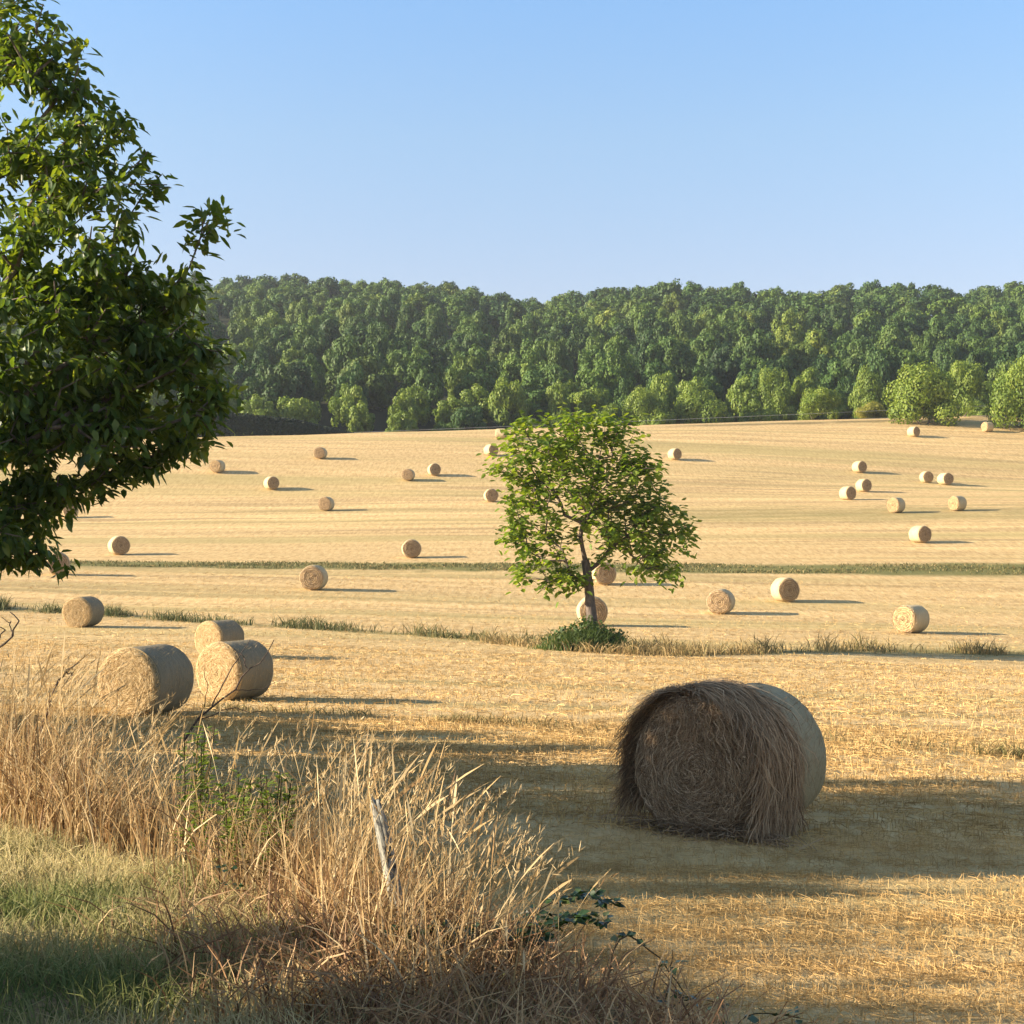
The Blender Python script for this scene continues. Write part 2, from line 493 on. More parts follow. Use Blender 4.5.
# ------------------------------------------------------------------ bales
def straw_mats():
    N = Nodes('bale_straw')
    tc = N.n('ShaderNodeTexCoord'); sx = N.n('ShaderNodeSeparateXYZ'); N.l(tc.outputs['Object'], sx.inputs[0])
    x, z = sx.outputs[0], N.math('SUBTRACT', sx.outputs[2], .675)
    r = N.math('SQRT', N.math('ADD', N.math('MULTIPLY', x, x), N.math('MULTIPLY', z, z)))
    th = N.math('ARCTAN2', z, x)
    wob = N.noise(tc.outputs['Object'], 3.0, 2)
    ph = N.math('ADD', N.math('MULTIPLY', r, 62.0), N.math('ADD', th, N.math('MULTIPLY', wob, 5.0)))
    ring = N.math('MULTIPLY_ADD', N.math('SINE', ph), .5, .5)
    cx = N.n('ShaderNodeCombineXYZ'); N.put(cx.inputs[0], N.math('MULTIPLY', r, 34)); N.put(cx.inputs[1], N.math('MULTIPLY', th, 2.2)); N.put(cx.inputs[2], sx.outputs[1])
    fib = N.noise(cx.outputs[0], 1.0, 4, .7)
    fine = N.noise(tc.outputs['Object'], 45, 3, .7)
    f = N.math('ADD', N.math('MULTIPLY', ring, .24), N.math('ADD', N.math('MULTIPLY', fib, .62), N.math('MULTIPLY', fine, .28)))
    c = N.ramp(f, [(.30, (.13, .082, .042)), (.5, (.33, .225, .115)), (.72, (.54, .40, .22))])
    core = N.rng(r, .05, .16, 1, 0)
    c = N.mix(N.math('MULTIPLY', core, .4), c, (.12, .075, .035))
    M['bale_straw'] = N.finish(c, .9, .1, bump=f, bdist=.035)
    for nm, cols in (('bale_straw_lit', [(.34, (.36, .24, .10)), (.54, (.68, .50, .26)), (.76, (.84, .68, .40))]),):  # sunlit copy: sun on the bale ends painted in as brighter straw
        m2 = M['bale_straw'].copy(); m2.name = nm
        for nd in m2.node_tree.nodes:
            if nd.type == 'VALTORGB':
                for e, (p, cc) in zip(nd.color_ramp.elements, cols): e.position = p; e.color = (*cc, 1)
        M[nm] = m2
    for nm, cols in (('net_wrap', [(.3, (.36, .27, .14)), (.6, (.50, .40, .23)), (.8, (.60, .51, .33))]), ('net_wrap_grey', [(.3, (.23, .195, .105)), (.6, (.33, .28, .165)), (.8, (.42, .37, .24))]), ('net_wrap_shaded', [(.3, (.15, .125, .075)), (.6, (.24, .20, .125)), (.8, (.33, .28, .185))])):  # last set: same net with the near bales' side shade painted in
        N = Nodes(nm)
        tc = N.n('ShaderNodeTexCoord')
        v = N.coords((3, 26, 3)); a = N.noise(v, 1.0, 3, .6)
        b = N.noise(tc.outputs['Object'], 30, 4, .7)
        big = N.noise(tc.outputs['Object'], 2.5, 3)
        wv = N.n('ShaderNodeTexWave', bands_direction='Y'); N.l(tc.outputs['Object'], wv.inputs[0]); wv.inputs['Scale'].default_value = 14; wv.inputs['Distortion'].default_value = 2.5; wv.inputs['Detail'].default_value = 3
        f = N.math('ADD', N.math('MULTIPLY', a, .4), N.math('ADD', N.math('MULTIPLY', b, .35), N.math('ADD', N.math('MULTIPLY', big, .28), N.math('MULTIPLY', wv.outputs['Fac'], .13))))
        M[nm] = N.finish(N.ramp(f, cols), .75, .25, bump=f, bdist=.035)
    M['bale_straw_brown'] = m2 = M['bale_straw'].copy(); m2.name = 'bale_straw_brown'
    for nd in m2.node_tree.nodes:
        if nd.type == 'VALTORGB':
            for e, (p, cc) in zip(nd.color_ramp.elements, [(.32, (.13, .08, .04)), (.54, (.38, .255, .14)), (.76, (.62, .44, .26))]): e.position = p; e.color = (*cc, 1)
    M['bale_straw_lit_far'] = m2 = M['bale_straw'].copy(); m2.name = 'bale_straw_lit_far'  # sunlit copy for far ends, sunlight painted in more weakly
    for nd in m2.node_tree.nodes:
        if nd.type == 'VALTORGB':
            for e, (p, cc) in zip(nd.color_ramp.elements, [(.32, (.22, .14, .06)), (.54, (.45, .315, .15)), (.76, (.64, .48, .26))]): e.position = p; e.color = (*cc, 1)
    N = Nodes('brown_strands')
    M['brown_strands'] = N.finish(N.ramp(N.attr('rnd'), [(0, (.15, .098, .056)), (.5, (.42, .285, .165)), (1, (.70, .52, .33))]), .8, .15, trans=.2)
    N = Nodes('loose_straw')
    M['loose_straw'] = N.finish(N.ramp(N.attr('rnd'), [(0, (.15, .10, .06)), (.5, (.38, .265, .155)), (1, (.60, .45, .29))]), .8, .15, trans=.2)
    N = Nodes('lit_strands')  # strands brightened like the near ends with painted sunlight
    M['lit_strands'] = N.finish(N.ramp(N.attr('rnd'), [(0, (.38, .26, .12)), (.5, (.66, .49, .25)), (1, (.84, .68, .42))]), .8, .15, trans=.2)


straw_mats()
BR, BL = .675, 1.20


def core_mesh(seed, nr, na, mat, amp=.02):
    """two lumpy, spirally wound end faces joined by the straw body"""
    rng = np.random.default_rng(seed)
    a = np.linspace(0, 2 * np.pi, na, endpoint=False)
    rr = np.linspace(0, 1, nr + 1)[1:]
    Vs, F = [], []
    off = 0
    flat = 1 - .035 * np.exp(-((a - 1.5 * np.pi) / .5) ** 2) + .012 * np.sin(3 * a + seed) + .008 * np.sin(5 * a + 2 * seed)
    sides = []
    for s in (-1, 1):
        A, RR = np.meshgrid(a, rr)
        rad = RR * (BR - .02) * (flat[None] * RR + (1 - RR))
        x = rad * np.cos(A); z = BR + rad * np.sin(A)
        turns = 11
        sp = .6 * np.sin(2 * np.pi * RR * turns + A) + vnoise(RR * 14 + seed, A * 2.5, seed) * 1.6 + vnoise(x * 9, z * 9, seed + 3) * 1.6
        y = s * (BL / 2 + amp * sp + .035 * (1 - RR ** 2) - .10 * np.clip((RR - .86) / .14, 0, 1) ** 2)
        V = np.stack([x, y, z], -1).reshape(-1, 3)
        V = np.concatenate([[[0, s * (BL / 2 + .02), BR]], V])
        ii = np.arange(nr - 1)[:, None] * na + np.arange(na)[None] + 1
        jj = np.arange(nr - 1)[:, None] * na + (np.arange(na)[None] + 1) % na + 1
        f = np.stack([ii, jj, jj + na, ii + na], -1).reshape(-1, 4)
        f3 = np.stack([np.zeros(na, int), np.arange(na) + 1, (np.arange(na) + 1) % na + 1], 1)
        sides.append(off + 1 + (nr - 1) * na + np.arange(na))
        Vs.append(V); F.append((f + off, f3 + off)); off += len(V)
    p, q = sides
    wall = np.stack([p, np.roll(p, -1), np.roll(q, -1), q], 1)
    return mesh_from('straw_core', np.concatenate(Vs), [F[0][0], F[1][0], wall, F[0][1], F[1][1]], mat, None, True)


def wrap_mesh(seed, na, nl, mat):
    a = np.linspace(0, 2 * np.pi, na, endpoint=False)
    u = np.linspace(-1, 1, nl)
    A, U = np.meshgrid(a, u)
    flat = 1 - .035 * np.exp(-((A - 1.5 * np.pi) / .5) ** 2) + .012 * np.sin(3 * A + seed) + .008 * np.sin(5 * A + 2 * seed)
    rad = BR * flat - .045 * np.clip((np.abs(U) - .86) / .14, 0, 1) ** 2 + .018 * vnoise(U * 5, A * 3, seed) + .008 * vnoise(U * 16, A * 12, seed)
    V = np.stack([rad * np.cos(A), U * (BL / 2 - .035), BR + rad * np.sin(A)], -1).reshape(-1, 3)
    i = (np.arange(nl - 1)[:, None] * na + np.arange(na)[None]).ravel()
    j = (np.arange(nl - 1)[:, None] * na + (np.arange(na)[None] + 1) % na).ravel()
    return mesh_from('net_wrap', V, [np.stack([i, i + na, j + na, j], 1)], mat, None, True)


def strands_mesh(seed, n, mat, both=False, lo=.08):
    """loose straw ends lying on the wound faces"""
    rng = np.random.default_rng(seed)
    g = Geo()
    r = BR * np.sqrt(rng.uniform(lo ** 2, 1, n)); a = rng.uniform(0, 2 * np.pi, n)
    L = rng.uniform(.04, .20, n); s = np.where(rng.uniform(0, 1, n) < (.6 if both else 1), -1, 1)
    k = 4
    t = np.linspace(0, 1, k)[None]
    da = (L / np.maximum(r, .12))[:, None] * t
    rr = r[:, None] + rng.normal(0, .075, n)[:, None] * t
    rr = np.minimum(rr, BR * 1.01)
    y = s[:, None] * (BL / 2 + .02 + .035 * (1 - (rr / BR) ** 2) - .09 * np.clip((rr / BR - .86) / .14, 0, 1) ** 2 + rng.uniform(0, .03, n)[:, None] * np.sin(np.pi * t) + np.abs(rng.normal(0, .02, n))[:, None] * t)
    P = np.stack([rr * np.cos(a[:, None] + da), y, BR + rr * np.sin(a[:, None] + da) - .15 * L[:, None] * t ** 2 * rng.uniform(0, 1, n)[:, None]], -1)
    N = unit(np.stack([rng.normal(0, .4, n), s * 1.0, rng.normal(0, .4, n)], 1))
    W = rng.uniform(.003, .007, n)[:, None] * np.array([1, 1, .9, .4])[None] * (1 if n > 1000 else 2)
    ribbons(g, P, W, N, rng.uniform(0, 1, n))
    if n < 1000: return g.mesh('loose_straw', mat)
    # short straws poking through the wrap
    m = n // 9
    a = rng.uniform(-.4, 3.5, m); yy = rng.uniform(-BL / 2 + .05, BL / 2 - .05, m)
    b0 = np.stack([BR * np.cos(a), yy, BR + BR * np.sin(a)], 1) * 1.0
    d = unit(np.stack([-np.sin(a) * rng.choice([-1, 1], m), rng.normal(0, .5, m), np.cos(a)], 1) + .25 * np.stack([np.cos(a), 0 * a, np.sin(a)], 1))
    P = b0[:, None] + d[:, None] * rng.uniform(.02, .10, m)[:, None, None] * np.linspace(0, 1, 3)[None, :, None] + (np.stack([np.cos(a), 0 * a, np.sin(a)], 1) * .008)[:, None]
    ribbons(g, P, np.full((m, 3), .0035), unit(np.stack([np.cos(a), 0 * a, np.sin(a)], 1) + rng.normal(0, .2, (m, 3))), rng.uniform(0, .4, m))
    return g.mesh('loose_straw', mat)


def bale_proto(near, lit_end, seed):
    root = empty('hay_bale', (0, 0, 0))
    cm = core_mesh(seed, 44 if near else 18, 120 if near else 56, M[('bale_straw_lit' if near else 'bale_straw_lit_far') if lit_end else 'bale_straw'])
    link('straw_core', cm, root)
    link('net_wrap', wrap_mesh(seed, 120 if near else 56, 24 if near else 10, M['net_wrap_shaded' if near else 'net_wrap']), root)
    link('loose_straw', strands_mesh(seed, 5200 if near else 500, M['lit_strands' if lit_end and near else 'loose_straw']), root)
    return root


# px, contact py, visible end turn (deg, + shows the side on the right), size factor, end with sunlight painted in, near, label
BALES = [
    (144, 715, 36, .92, 1, 1, 'big round bale half hidden by dry grass, nearest of the close three on the left'),
    (234, 700, 44, .89, 1, 1, 'round bale with a shaded wrapped side behind the dark dead branch'),
    (218, 657, 46, .84, 1, 1, 'round bale peeking up behind the bale with the dead branch, rearmost of the close three'),
    (82, 627, 27, .94, 1, 1, 'round bale with a long shadow beside the green grass margin on the left'),
    (57, 575, 2, 1.0, 0, 0, 'reddish brown bale under the lowest leaves of the big tree'),
    (70, 518, 4, 1.0, 0, 0, 'bale partly covered by the hanging lower leaves of the big tree'),
    (118, 555, -14, 1.0, 0, 0, 'bale just above the green strip, nearest to the big tree'),
    (313, 590, 14, 1.0, 0, 0, 'bale just below the green strip left of the lone tree, alone with a thin shadow'),
    (411, 558, -2, 1.0, 0, 0, 'bale touching the upper edge of the green strip left of the lone tree'),
    (326, 511, 20, 1.0, 0, 0, 'bale alone in the middle of the upper field left of the lone tree'),
    (271, 490, -20, 1.0, 0, 0, 'dark ended bale between the middle bale and the far left bale of the upper field'),
    (217, 473, 26, 1.0, 1, 0, 'pale ended bale just right of the drooping tip of the big tree'),
    (320, 459, 14, 1.0, 0, 0, 'bale closest to the dark shaded strip below the woods'),
    (408, 481, 12, 1.0, 0, 0, 'left one of the two bales lying close together left of the lone tree'),
    (434, 476, -12, 1.0, 0, 0, 'right one of the two bales lying close together left of the lone tree'),
    (491, 456, -32, 1.0, 0, 0, 'bale with a dark end by the upper left edge of the lone tree crown'),
    (501, 439, -78, 1.0, 0, 0, 'cream bale seen from its side on the crest above the lone tree'),
    (491, 502, -8, 1.0, 0, 0, 'bale half touching the left edge of the lone tree crown'),
    (604, 585, -8, 1.0, 0, 0, 'bale directly right of the lone tree trunk where the trunk forks'),
    (592, 626, -6, 1.0, 0, 0, 'bale right behind the foot of the lone tree trunk'),
    (675, 460, -38, 1.0, 0, 0, 'bale alone in the upper field right of the lone tree top'),
    (722, 614, 12, 1.0, 0, 0, 'brown ended bale in the lower field, first to the right of the lone tree'),
    (786, 602, -26, 1.0, 0, 0, 'bale with sunlit left side, between the brown ended and the sunlit ended lower bales'),
    (912, 633, 34, 1.0, 1, 0, 'sunlit ended bale low in the field near the dry grass margin on the right'),
    (921, 543, -42, 1.0, 0, 0, 'large pale sided bale just above the green strip on the right'),
    (897, 513, 30, 1.0, 1, 0, 'pale ended bale on the greenish ground, left one of its pair'),
    (958, 511, 36, 1.0, 1, 0, 'pale ended bale on the greenish ground, right one of its pair'),
    (848, 500, -40, 1.0, 0, 0, 'lowest bale of the cluster of three in the upper right field'),
    (864, 492, -34, 1.0, 0, 0, 'middle bale of the cluster of three in the upper right field'),
    (860, 473, -40, 1.0, 0, 0, 'topmost bale of the cluster of three in the upper right field'),
    (927, 483, -24, 1.0, 0, 0, 'left bale of the close pair right of the cluster of three'),
    (946, 485, -36, 1.0, 0, 0, 'right bale of the close pair right of the cluster of three'),
    (914, 437, -46, 1.0, 0, 0, 'dark ended bale on the crest in front of the broad field tree'),
    (988, 432, 48, 1.0, 1, 0, 'pale ended bale on the crest next to the tree at the right edge'),
]
PROTO = {}
for i, (px, py, al, sf, lit_end, near, lab) in enumerate(BALES):
    key = (lit_end, near)
    if key not in PROTO:
        PROTO[key] = b = bale_proto(near, lit_end, 3 + 2 * lit_end + near)
    else:
        b = copy_tree(PROTO[key])
    p = at(px, py, 12)
    phi = math.degrees(math.atan2(p[0], p[1]))
    b.location = (p[0], p[1] + .25, gz(p[0], p[1] + .25) - .03)
    b.rotation_euler = (0, 0, -R(phi + al))
    q = sf * random.uniform(.98, 1.03)
    b.scale = (q * random.uniform(.97, 1.04), q * random.uniform(.94, 1.06), q * random.uniform(.95, 1.02)); b.rotation_euler[1] = R(random.uniform(0, 360)) * 0 + R(random.uniform(-2, 2))
    tag(b, lab, 'hay bale', 'round hay bales scattered over the field')


def big_bale():
    p = at(719, 836, 9)
    root = empty('hay_bale', (p[0] + .22, p[1] + .62, gz(p[0] + .2, p[1] + .6) - .05), -R(39))
    root.scale = (1.03, 1.16, 1.03)
    tag(root, 'big dark bale with shaggy loose hay hanging over its end, in the tree shade', 'hay bale', 'round hay bales scattered over the field')
    link('straw_core', core_mesh(21, 70, 200, M['bale_straw_brown'], .03), root)
    link('net_wrap', wrap_mesh(21, 160, 40, M['net_wrap_grey']), root)
    rng = np.random.default_rng(5)
    link('loose_straw', strands_mesh(22, 9000, M['brown_strands'], False), root)
    # shaggy mane: hay combed over the rim, hanging down on both sides of the face
    g = Geo()
    n = 9500
    a0 = np.where(rng.uniform(0, 1, n) < .72, rng.uniform(-.35, 2.0, n), rng.uniform(1.75, 3.6, n))
    right = a0 < 1.85 + rng.normal(0, .12, n)
    y0 = -BL / 2 + np.where(right, rng.beta(1.2, 1.6, n) * .50, rng.beta(1.1, 4, n) * .12) - .03
    L = np.where(right, rng.uniform(.2, .85, n), rng.uniform(.10, .32, n))
    k = 6
    t = np.linspace(0, 1, k)[None]
    r0 = BR + rng.uniform(.0, .06, n) + .05 * np.clip(.6 - np.abs(a0 - .6), 0, 1)
    x0 = r0 * np.cos(a0); z0 = BR + r0 * np.sin(a0)
    # slides down the curve, then hangs
    sgn = np.where(right, 1, -1)
    da = (L / BR)[:, None] * t
    ang = a0[:, None] - sgn[:, None] * da
    stop = np.where(right, -.12, np.pi + .12)[:, None]
    over = np.where(right[:, None], np.clip(stop - ang, 0, 9), np.clip(ang - stop, 0, 9))
    angc = np.where(right[:, None], np.maximum(ang, stop), np.minimum(ang, stop))
    rr = r0[:, None] + rng.normal(0, .015, (n, 1)) + .05 * np.sin(np.pi * t) * rng.uniform(0, 1, (n, 1))
    X = rr * np.cos(angc) + rng.normal(0, .03, (n, 1)) * t
    Z = BR + rr * np.sin(angc) - over * BR
    Y = y0[:, None] + rng.normal(.03, .15, (n, 1)) * t + .045 * np.sin(t * 9 + rng.uniform(0, 6, (n, 1))) * t
    Z = np.maximum(Z, .01)
    P = np.stack([X, Y, Z], -1)
    N = unit(np.stack([np.cos(a0), rng.normal(-.3, .5, n), np.sin(a0)], 1))
    W = rng.uniform(.003, .008, n)[:, None] * np.array([.7, 1, 1, .9, .7, .3])[None]
    ribbons(g, P, W, N, np.clip(rng.normal(.38, .25, n), 0, 1))
    # loose hay sliding off the top over the face
    n = 420
    xs = rng.normal(.24, .28, n); top = BR + np.sqrt(np.maximum(.02, (BR * rng.uniform(.55, 1.0, n)) ** 2 - np.minimum(xs ** 2, .2)))
    k2 = np.linspace(0, 1, 7)[None]
    Lh = rng.beta(1.2, 3.0, n) * .6
    X = xs[:, None] + (rng.normal(.10, .16, (n, 1)) + .5 * xs[:, None]) * k2 * Lh[:, None] + .02 * np.sin(k2 * 8 + rng.uniform(0, 6, (n, 1)))
    Z = np.maximum(.02, top[:, None] - Lh[:, None] * k2 ** 1.2)
    Y = -BL / 2 - .05 - .05 * np.sin(np.pi * k2) * rng.uniform(.2, 1, (n, 1)) - rng.uniform(0, .05, (n, 1)) + np.zeros((n, 7))
    ribbons(g, np.stack([X, Y, Z], -1), rng.uniform(.003, .008, n)[:, None] * np.array([.6, 1, 1, 1, .9, .7, .3])[None], unit(np.stack([rng.normal(0, .5, n), -np.ones(n), rng.normal(0, .4, n)], 1)), np.clip(rng.normal(.42, .25, n), 0, 1))
    # hay standing off the left rim
    m = 2200
    a = rng.uniform(1.5, 3.7, m); rad = rng.uniform(.60, .69, m)
    base = np.stack([rad * np.cos(a), -BL / 2 + rng.uniform(-.03, .15, m), BR + rad * np.sin(a)], 1)
    d = unit(np.stack([np.cos(a) + rng.normal(0, .5, m), rng.normal(-.1, .4, m), np.sin(a) + rng.normal(-.3, .5, m)], 1))
    LL = rng.uniform(.05, .16, m)[:, None, None]
    tt = np.linspace(0, 1, 4)[None, :, None]
    P = base[:, None] + d[:, None] * LL * tt + np.array([0, 0, -.06]) * tt ** 2
    P[..., 2] = np.maximum(P[..., 2], .02)
    ribbons(g, P, np.full((m, 4), .006), unit(rng.normal(0, 1, (m, 3))), rng.uniform(0, .6, m))
    # fallen hay at the foot of the face
    m = 1600
    base = np.stack([rng.normal(.1, .45, m), -BL / 2 - np.abs(rng.normal(0, .16, m)), rng.uniform(.0, .10, m)], 1)
    base[:, 2] += .09 * np.exp(-((base[:, 1] + BL / 2 + .05) / .12) ** 2)
    d = unit(np.stack([rng.normal(0, 1, m), rng.normal(0, .5, m), rng.normal(0, .2, m)], 1))
    P = base[:, None] + d[:, None] * rng.uniform(.06, .25, m)[:, None, None] * (tt - .5)
    ribbons(g, P, np.full((m, 4), .008), unit(np.stack([rng.normal(0, .5, m), rng.normal(0, .5, m), np.ones(m)], 1)), rng.uniform(.1, .7, m))
    link('hay_mane', g.mesh('hay_mane', M['brown_strands']), root)


big_bale()


# ------------------------------------------------------------------ trees
def crown_quads(rng, R_, zc, rz, nl, nq, q0, q1, lump=(.34, .55)):
    """crown as many leaf-clump faces over a cloud of lumps; returns V,F,rnd"""
    u = unit(rng.normal(0, 1, (nl, 3))); u[:, 2] = np.where(u[:, 2] < -.55, -.5 * u[:, 2], u[:, 2])
    rad = rng.uniform(.30, .72, nl)[:, None]
    C = u * rad * np.array([R_, R_, rz]) + np.array([0, 0, zc])
    lr = rng.uniform(*lump, nl) * R_
    lt = rng.uniform(-.25, .25, nl)
    w = lr ** 2; w /= w.sum()
    k = rng.choice(nl, nq, p=w)
    d = unit(rng.normal(0, 1, (nq, 3)) + np.array([0, 0, .15]))
    rr = lr[k] * rng.uniform(.5, 1.15, nq) ** .6
    P = C[k] + d * rr[:, None] * np.array([1, 1, .9])
    nrm = unit(d + rng.normal(0, .28, (nq, 3)))
    return leaf_faces(rng, P, nrm, rng.uniform(q0, q1, nq), np.clip(.45 + lt[k] + rng.normal(0, .2, nq), 0, 1))


def leaf_faces(rng, P, nrm, q, rnd):
    n = len(P)
    a = unit(np.cross(nrm, unit(rng.normal(0, 1, (n, 3))))); b = np.cross(nrm, a)
    q = q[:, None]
    j = rng.uniform(.7, 1.2, (n, 4, 1))
    V = np.stack([P + a * q * j[:, 0], P + b * q * .7 * j[:, 1] + nrm * q * .15, P - a * q * j[:, 2], P - b * q * .7 * j[:, 3]], 1).reshape(-1, 3)
    F = np.arange(n * 4).reshape(-1, 4)
    return V, F, np.repeat(rnd, 4)


def trunk_geo(rng, h, r, R_, zc, limbs=7):
    g = Geo()
    pts = [np.array([0, 0, -.4])]
    for i in range(5):
        pts.append(np.array([rng.normal(0, .06) * i * r * 2, rng.normal(0, .06) * i * r * 2, h * (i + 1) / 5]))
    pts = np.array(pts); rr = np.linspace(r * 1.2, r * .75, 6)
    tubes(g, pts[:-1], pts[1:], rr[:-1], rr[1:], 8)
    A, B, ra, rb = [], [], [], []
    for _ in range(limbs):
        a = rng.uniform(0, 6.28); s = pts[rng.integers(3, 6)]
        e = s + np.array([math.cos(a) * R_ * .6, math.sin(a) * R_ * .6, (zc - h) * rng.uniform(.3, 1.2)])
        mid = (s + e) / 2 + rng.normal(0, .08, 3) * R_
        A += [s, mid]; B += [mid, e]; ra += [r * .55, r * .38]; rb += [r * .38, r * .12]
    tubes(g, np.array(A), np.array(B), np.array(ra), np.array(rb), 6)
    return g


KINDS = []      # shared meshes for the wooded hill
for s in range(7):
    rng = np.random.default_rng(100 + s)
    R_ = 1.0
    rz = [.9, 1.05, .8, 1.15, .95, 1.0, .85][s]
    V, F4, rd = crown_quads(rng, R_, .22 + rz, rz, 60, 9500, .030, .058, (.13, .27))
    KINDS.append((V, F4, rd, trunk_geo(rng, .7, .05, R_, .22 + rz)))


for s in range(5):
    rng = np.random.default_rng(200 + s)
    rz = [.95, 1.1, .85, 1.0, .9][s]
    V, F4, rd = crown_quads(rng, 1.0, .22 + rz, rz, 40, 17000, .02, .042, (.2, .38))
    KINDS.append((V, F4, rd, trunk_geo(rng, .5, .05, .8, .22 + rz, 5)))


def dense_tree(name, loc, R_, h, kind, mat, label, cat='tree', group=None, rz=0.0, trunk=True, meshes={}):
    """tree > trunk, crown ; unit meshes scaled by crown radius and height"""
    V, F4, rd, tg = KINDS[kind]
    top = V[:, 2].max()
    key = (kind, mat)
    if key not in meshes:
        meshes[key] = (mesh_from('crown', V, [F4], M[mat], {'rnd': rd}), tg.mesh('trunk', M['bark']))
    low = V[:, 2].min() * .95; zs = h / (top - low)
    r = empty(name, (loc[0], loc[1], loc[2] - low * zs), rz)
    r.scale = (R_, R_, zs)
    tag(r, label, cat, group)
    link('crown', meshes[key][0], r)
    if trunk: link('trunk', meshes[key][1], r)
    return r


# --- the wooded hill: nearest trees one by one, the rest as one mass
def wooded_hill():
    rng = np.random.default_rng(42)
    pts = []
    cell = {}
    for _ in range(24000):
        y = rng.uniform(226, 560); x = rng.uniform(-.46 * y - 20, .46 * y + 20)
        if y < forest_line(x) + rng.uniform(0, 6): continue
        d = 5.2 + 4.0 * min(1, max(0, (y - forest_line(x)) / 50))
        k = (int(x // 8), int(y // 8)); ok = True
        for a in (-1, 0, 1):
            for b in (-1, 0, 1):
                for q in cell.get((k[0] + a, k[1] + b), ()):
                    if (q[0] - x) ** 2 + (q[1] - y) ** 2 < d * d: ok = False
        if ok:
            cell.setdefault(k, []).append((x, y)); pts.append((x, y))
    pts = np.array(pts)
    dist = pts[:, 1] + np.maximum(0, np.abs(pts[:, 0]) - .36 * pts[:, 1]) * 50
    order = np.argsort(dist)
    near, far = order[:300], order[300:]
    groups = ('dark green broadleaf tree in the front rows of the wooded hillside', 'mid green broadleaf tree in the front rows of the wooded hillside')
    for i in near:
        x, y = pts[i]
        e = y - forest_line(x)
        foot = e < 20
        h = rng.uniform(3.6, 7.0) if e < 10 else rng.uniform(5.5, 9.5) if foot else rng.uniform(8.5, 12.5)
        R_ = rng.uniform(2.6, 4.6) if foot else rng.uniform(3.5, 6.5)
        bright = foot and rng.uniform() < .82
        dense_tree('woodland_tree', (x, y, gz(x, y) - .5), R_, h, int(rng.integers(0, 7)), 'edge_leaf' if bright else 'wood_leaf',
                   'bright green leafy tree along the foot of the wooded hillside' if bright else groups[0] if foot else 'dull green rounded tree higher up among the lower rows of the hillside wood',
                   'tree', 'trees of the wooded hillside', rng.uniform(0, 6.28), trunk=False)
    Vs, Fs, rs, ts, off = [], [], [], [], 0
    for i in far:
        x, y = pts[i]
        V, F4, rd, _ = KINDS[int(rng.integers(0, 7))]
        sub = F4[rng.permutation(len(F4))[:3000]]
        V2 = V[sub.ravel()]; c = V2.reshape(-1, 4, 3).mean(1, keepdims=True)
        V2 = ((V2.reshape(-1, 4, 3) - c) * 1.5 + c).reshape(-1, 3)
        v = float(vnoise(x / 18, y / 18, 61)); h = (10.4 + 3.0 * v) * rng.uniform(.85, 1.12); R_ = rng.uniform(3.6, 6.8); a = rng.uniform(0, 6.28)
        if rng.uniform() < .04: h *= 1.18
        ca, sa = math.cos(a), math.sin(a)
        W = np.stack([(V2[:, 0] * ca - V2[:, 1] * sa) * R_ + x, (V2[:, 0] * sa + V2[:, 1] * ca) * R_ + y, V2[:, 2] * h / V[:, 2].max() + gz(x, y) - .5], 1)
        Vs.append(W); Fs.append(np.arange(len(W)).reshape(-1, 4) + off); off += len(W)
        rs.append(rd[sub.ravel()]); ts.append(np.full(len(W), rng.uniform()))
    me = mesh_from('woodland', np.concatenate(Vs), [np.concatenate(Fs)], M['wood_leaf_mass'], {'rnd': np.concatenate(rs), 'tree': np.concatenate(ts)})
    tag(link('woodland', me), 'dense green wood covering the upper slope and ridge of the hill', 'wood', kind='stuff')
    print('hill trees', len(pts))


wooded_hill()


def edge_tree(name, px, top, bottom, width, y, kind, mat, label, cat='tree', rz=0.0, trunk=True):
    x = (px - 512) / F * y
    z = gz(x, y)
    h = (bottom - top) / F * y
    kind = 7 + kind % 5
    h *= 1.10; z -= .10 * h
    dense_tree(name, (x, y, z - .1), width / F * y / 2, h, kind, mat, label, cat, 'trees along the upper edge of the field', rz, trunk)


edge_tree('field_tree', 820, 382, 418, 50, 222, 0, 'edge_leaf', 'small pale green round tree standing at the field edge left of the yellowish bush', rz=1)
edge_tree('bush', 872, 395, 416, 34, 227, 2, 'yellow_leaf', 'small yellowish bush at the field edge before the dark wood', 'bush', 2)
edge_tree('field_tree', 922, 362, 426, 80, 212, 4, 'edge_leaf', 'broad bright green tree on the crest behind the dark ended bale', rz=3)
edge_tree('field_tree', 962, 360, 420, 52, 224, 5, 'edge_leaf', 'green tree half behind the broad crest tree on its right', rz=.3)
edge_tree('field_tree', 1022, 352, 430, 78, 208, 6, 'edge_leaf', 'bright green tree cut by the right edge of the picture', rz=5)
edge_tree('field_tree', 1075, 350, 430, 80, 218, 1, 'edge_leaf', 'bright green tree beyond the right edge tree', rz=5.5)
edge_tree('field_tree', 868, 345, 412, 48, 243, 3, 'edge_leaf', 'tall light green tree behind the yellowish bush', rz=.7)
edge_tree('field_tree', 775, 348, 412, 44, 246, 5, 'edge_leaf', 'light green tree rising out of the wood edge left of the small round tree', rz=2.2)
edge_tree('field_tree', 700, 372, 424, 62, 238, 2, 'edge_leaf', 'wide dark green tree at the wood edge right of the lone tree top', rz=4.2)
edge_tree('field_tree', 645, 374, 426, 50, 236, 0, 'edge_leaf', 'rounded green tree at the wood edge just above the lone tree top', rz=2.9)


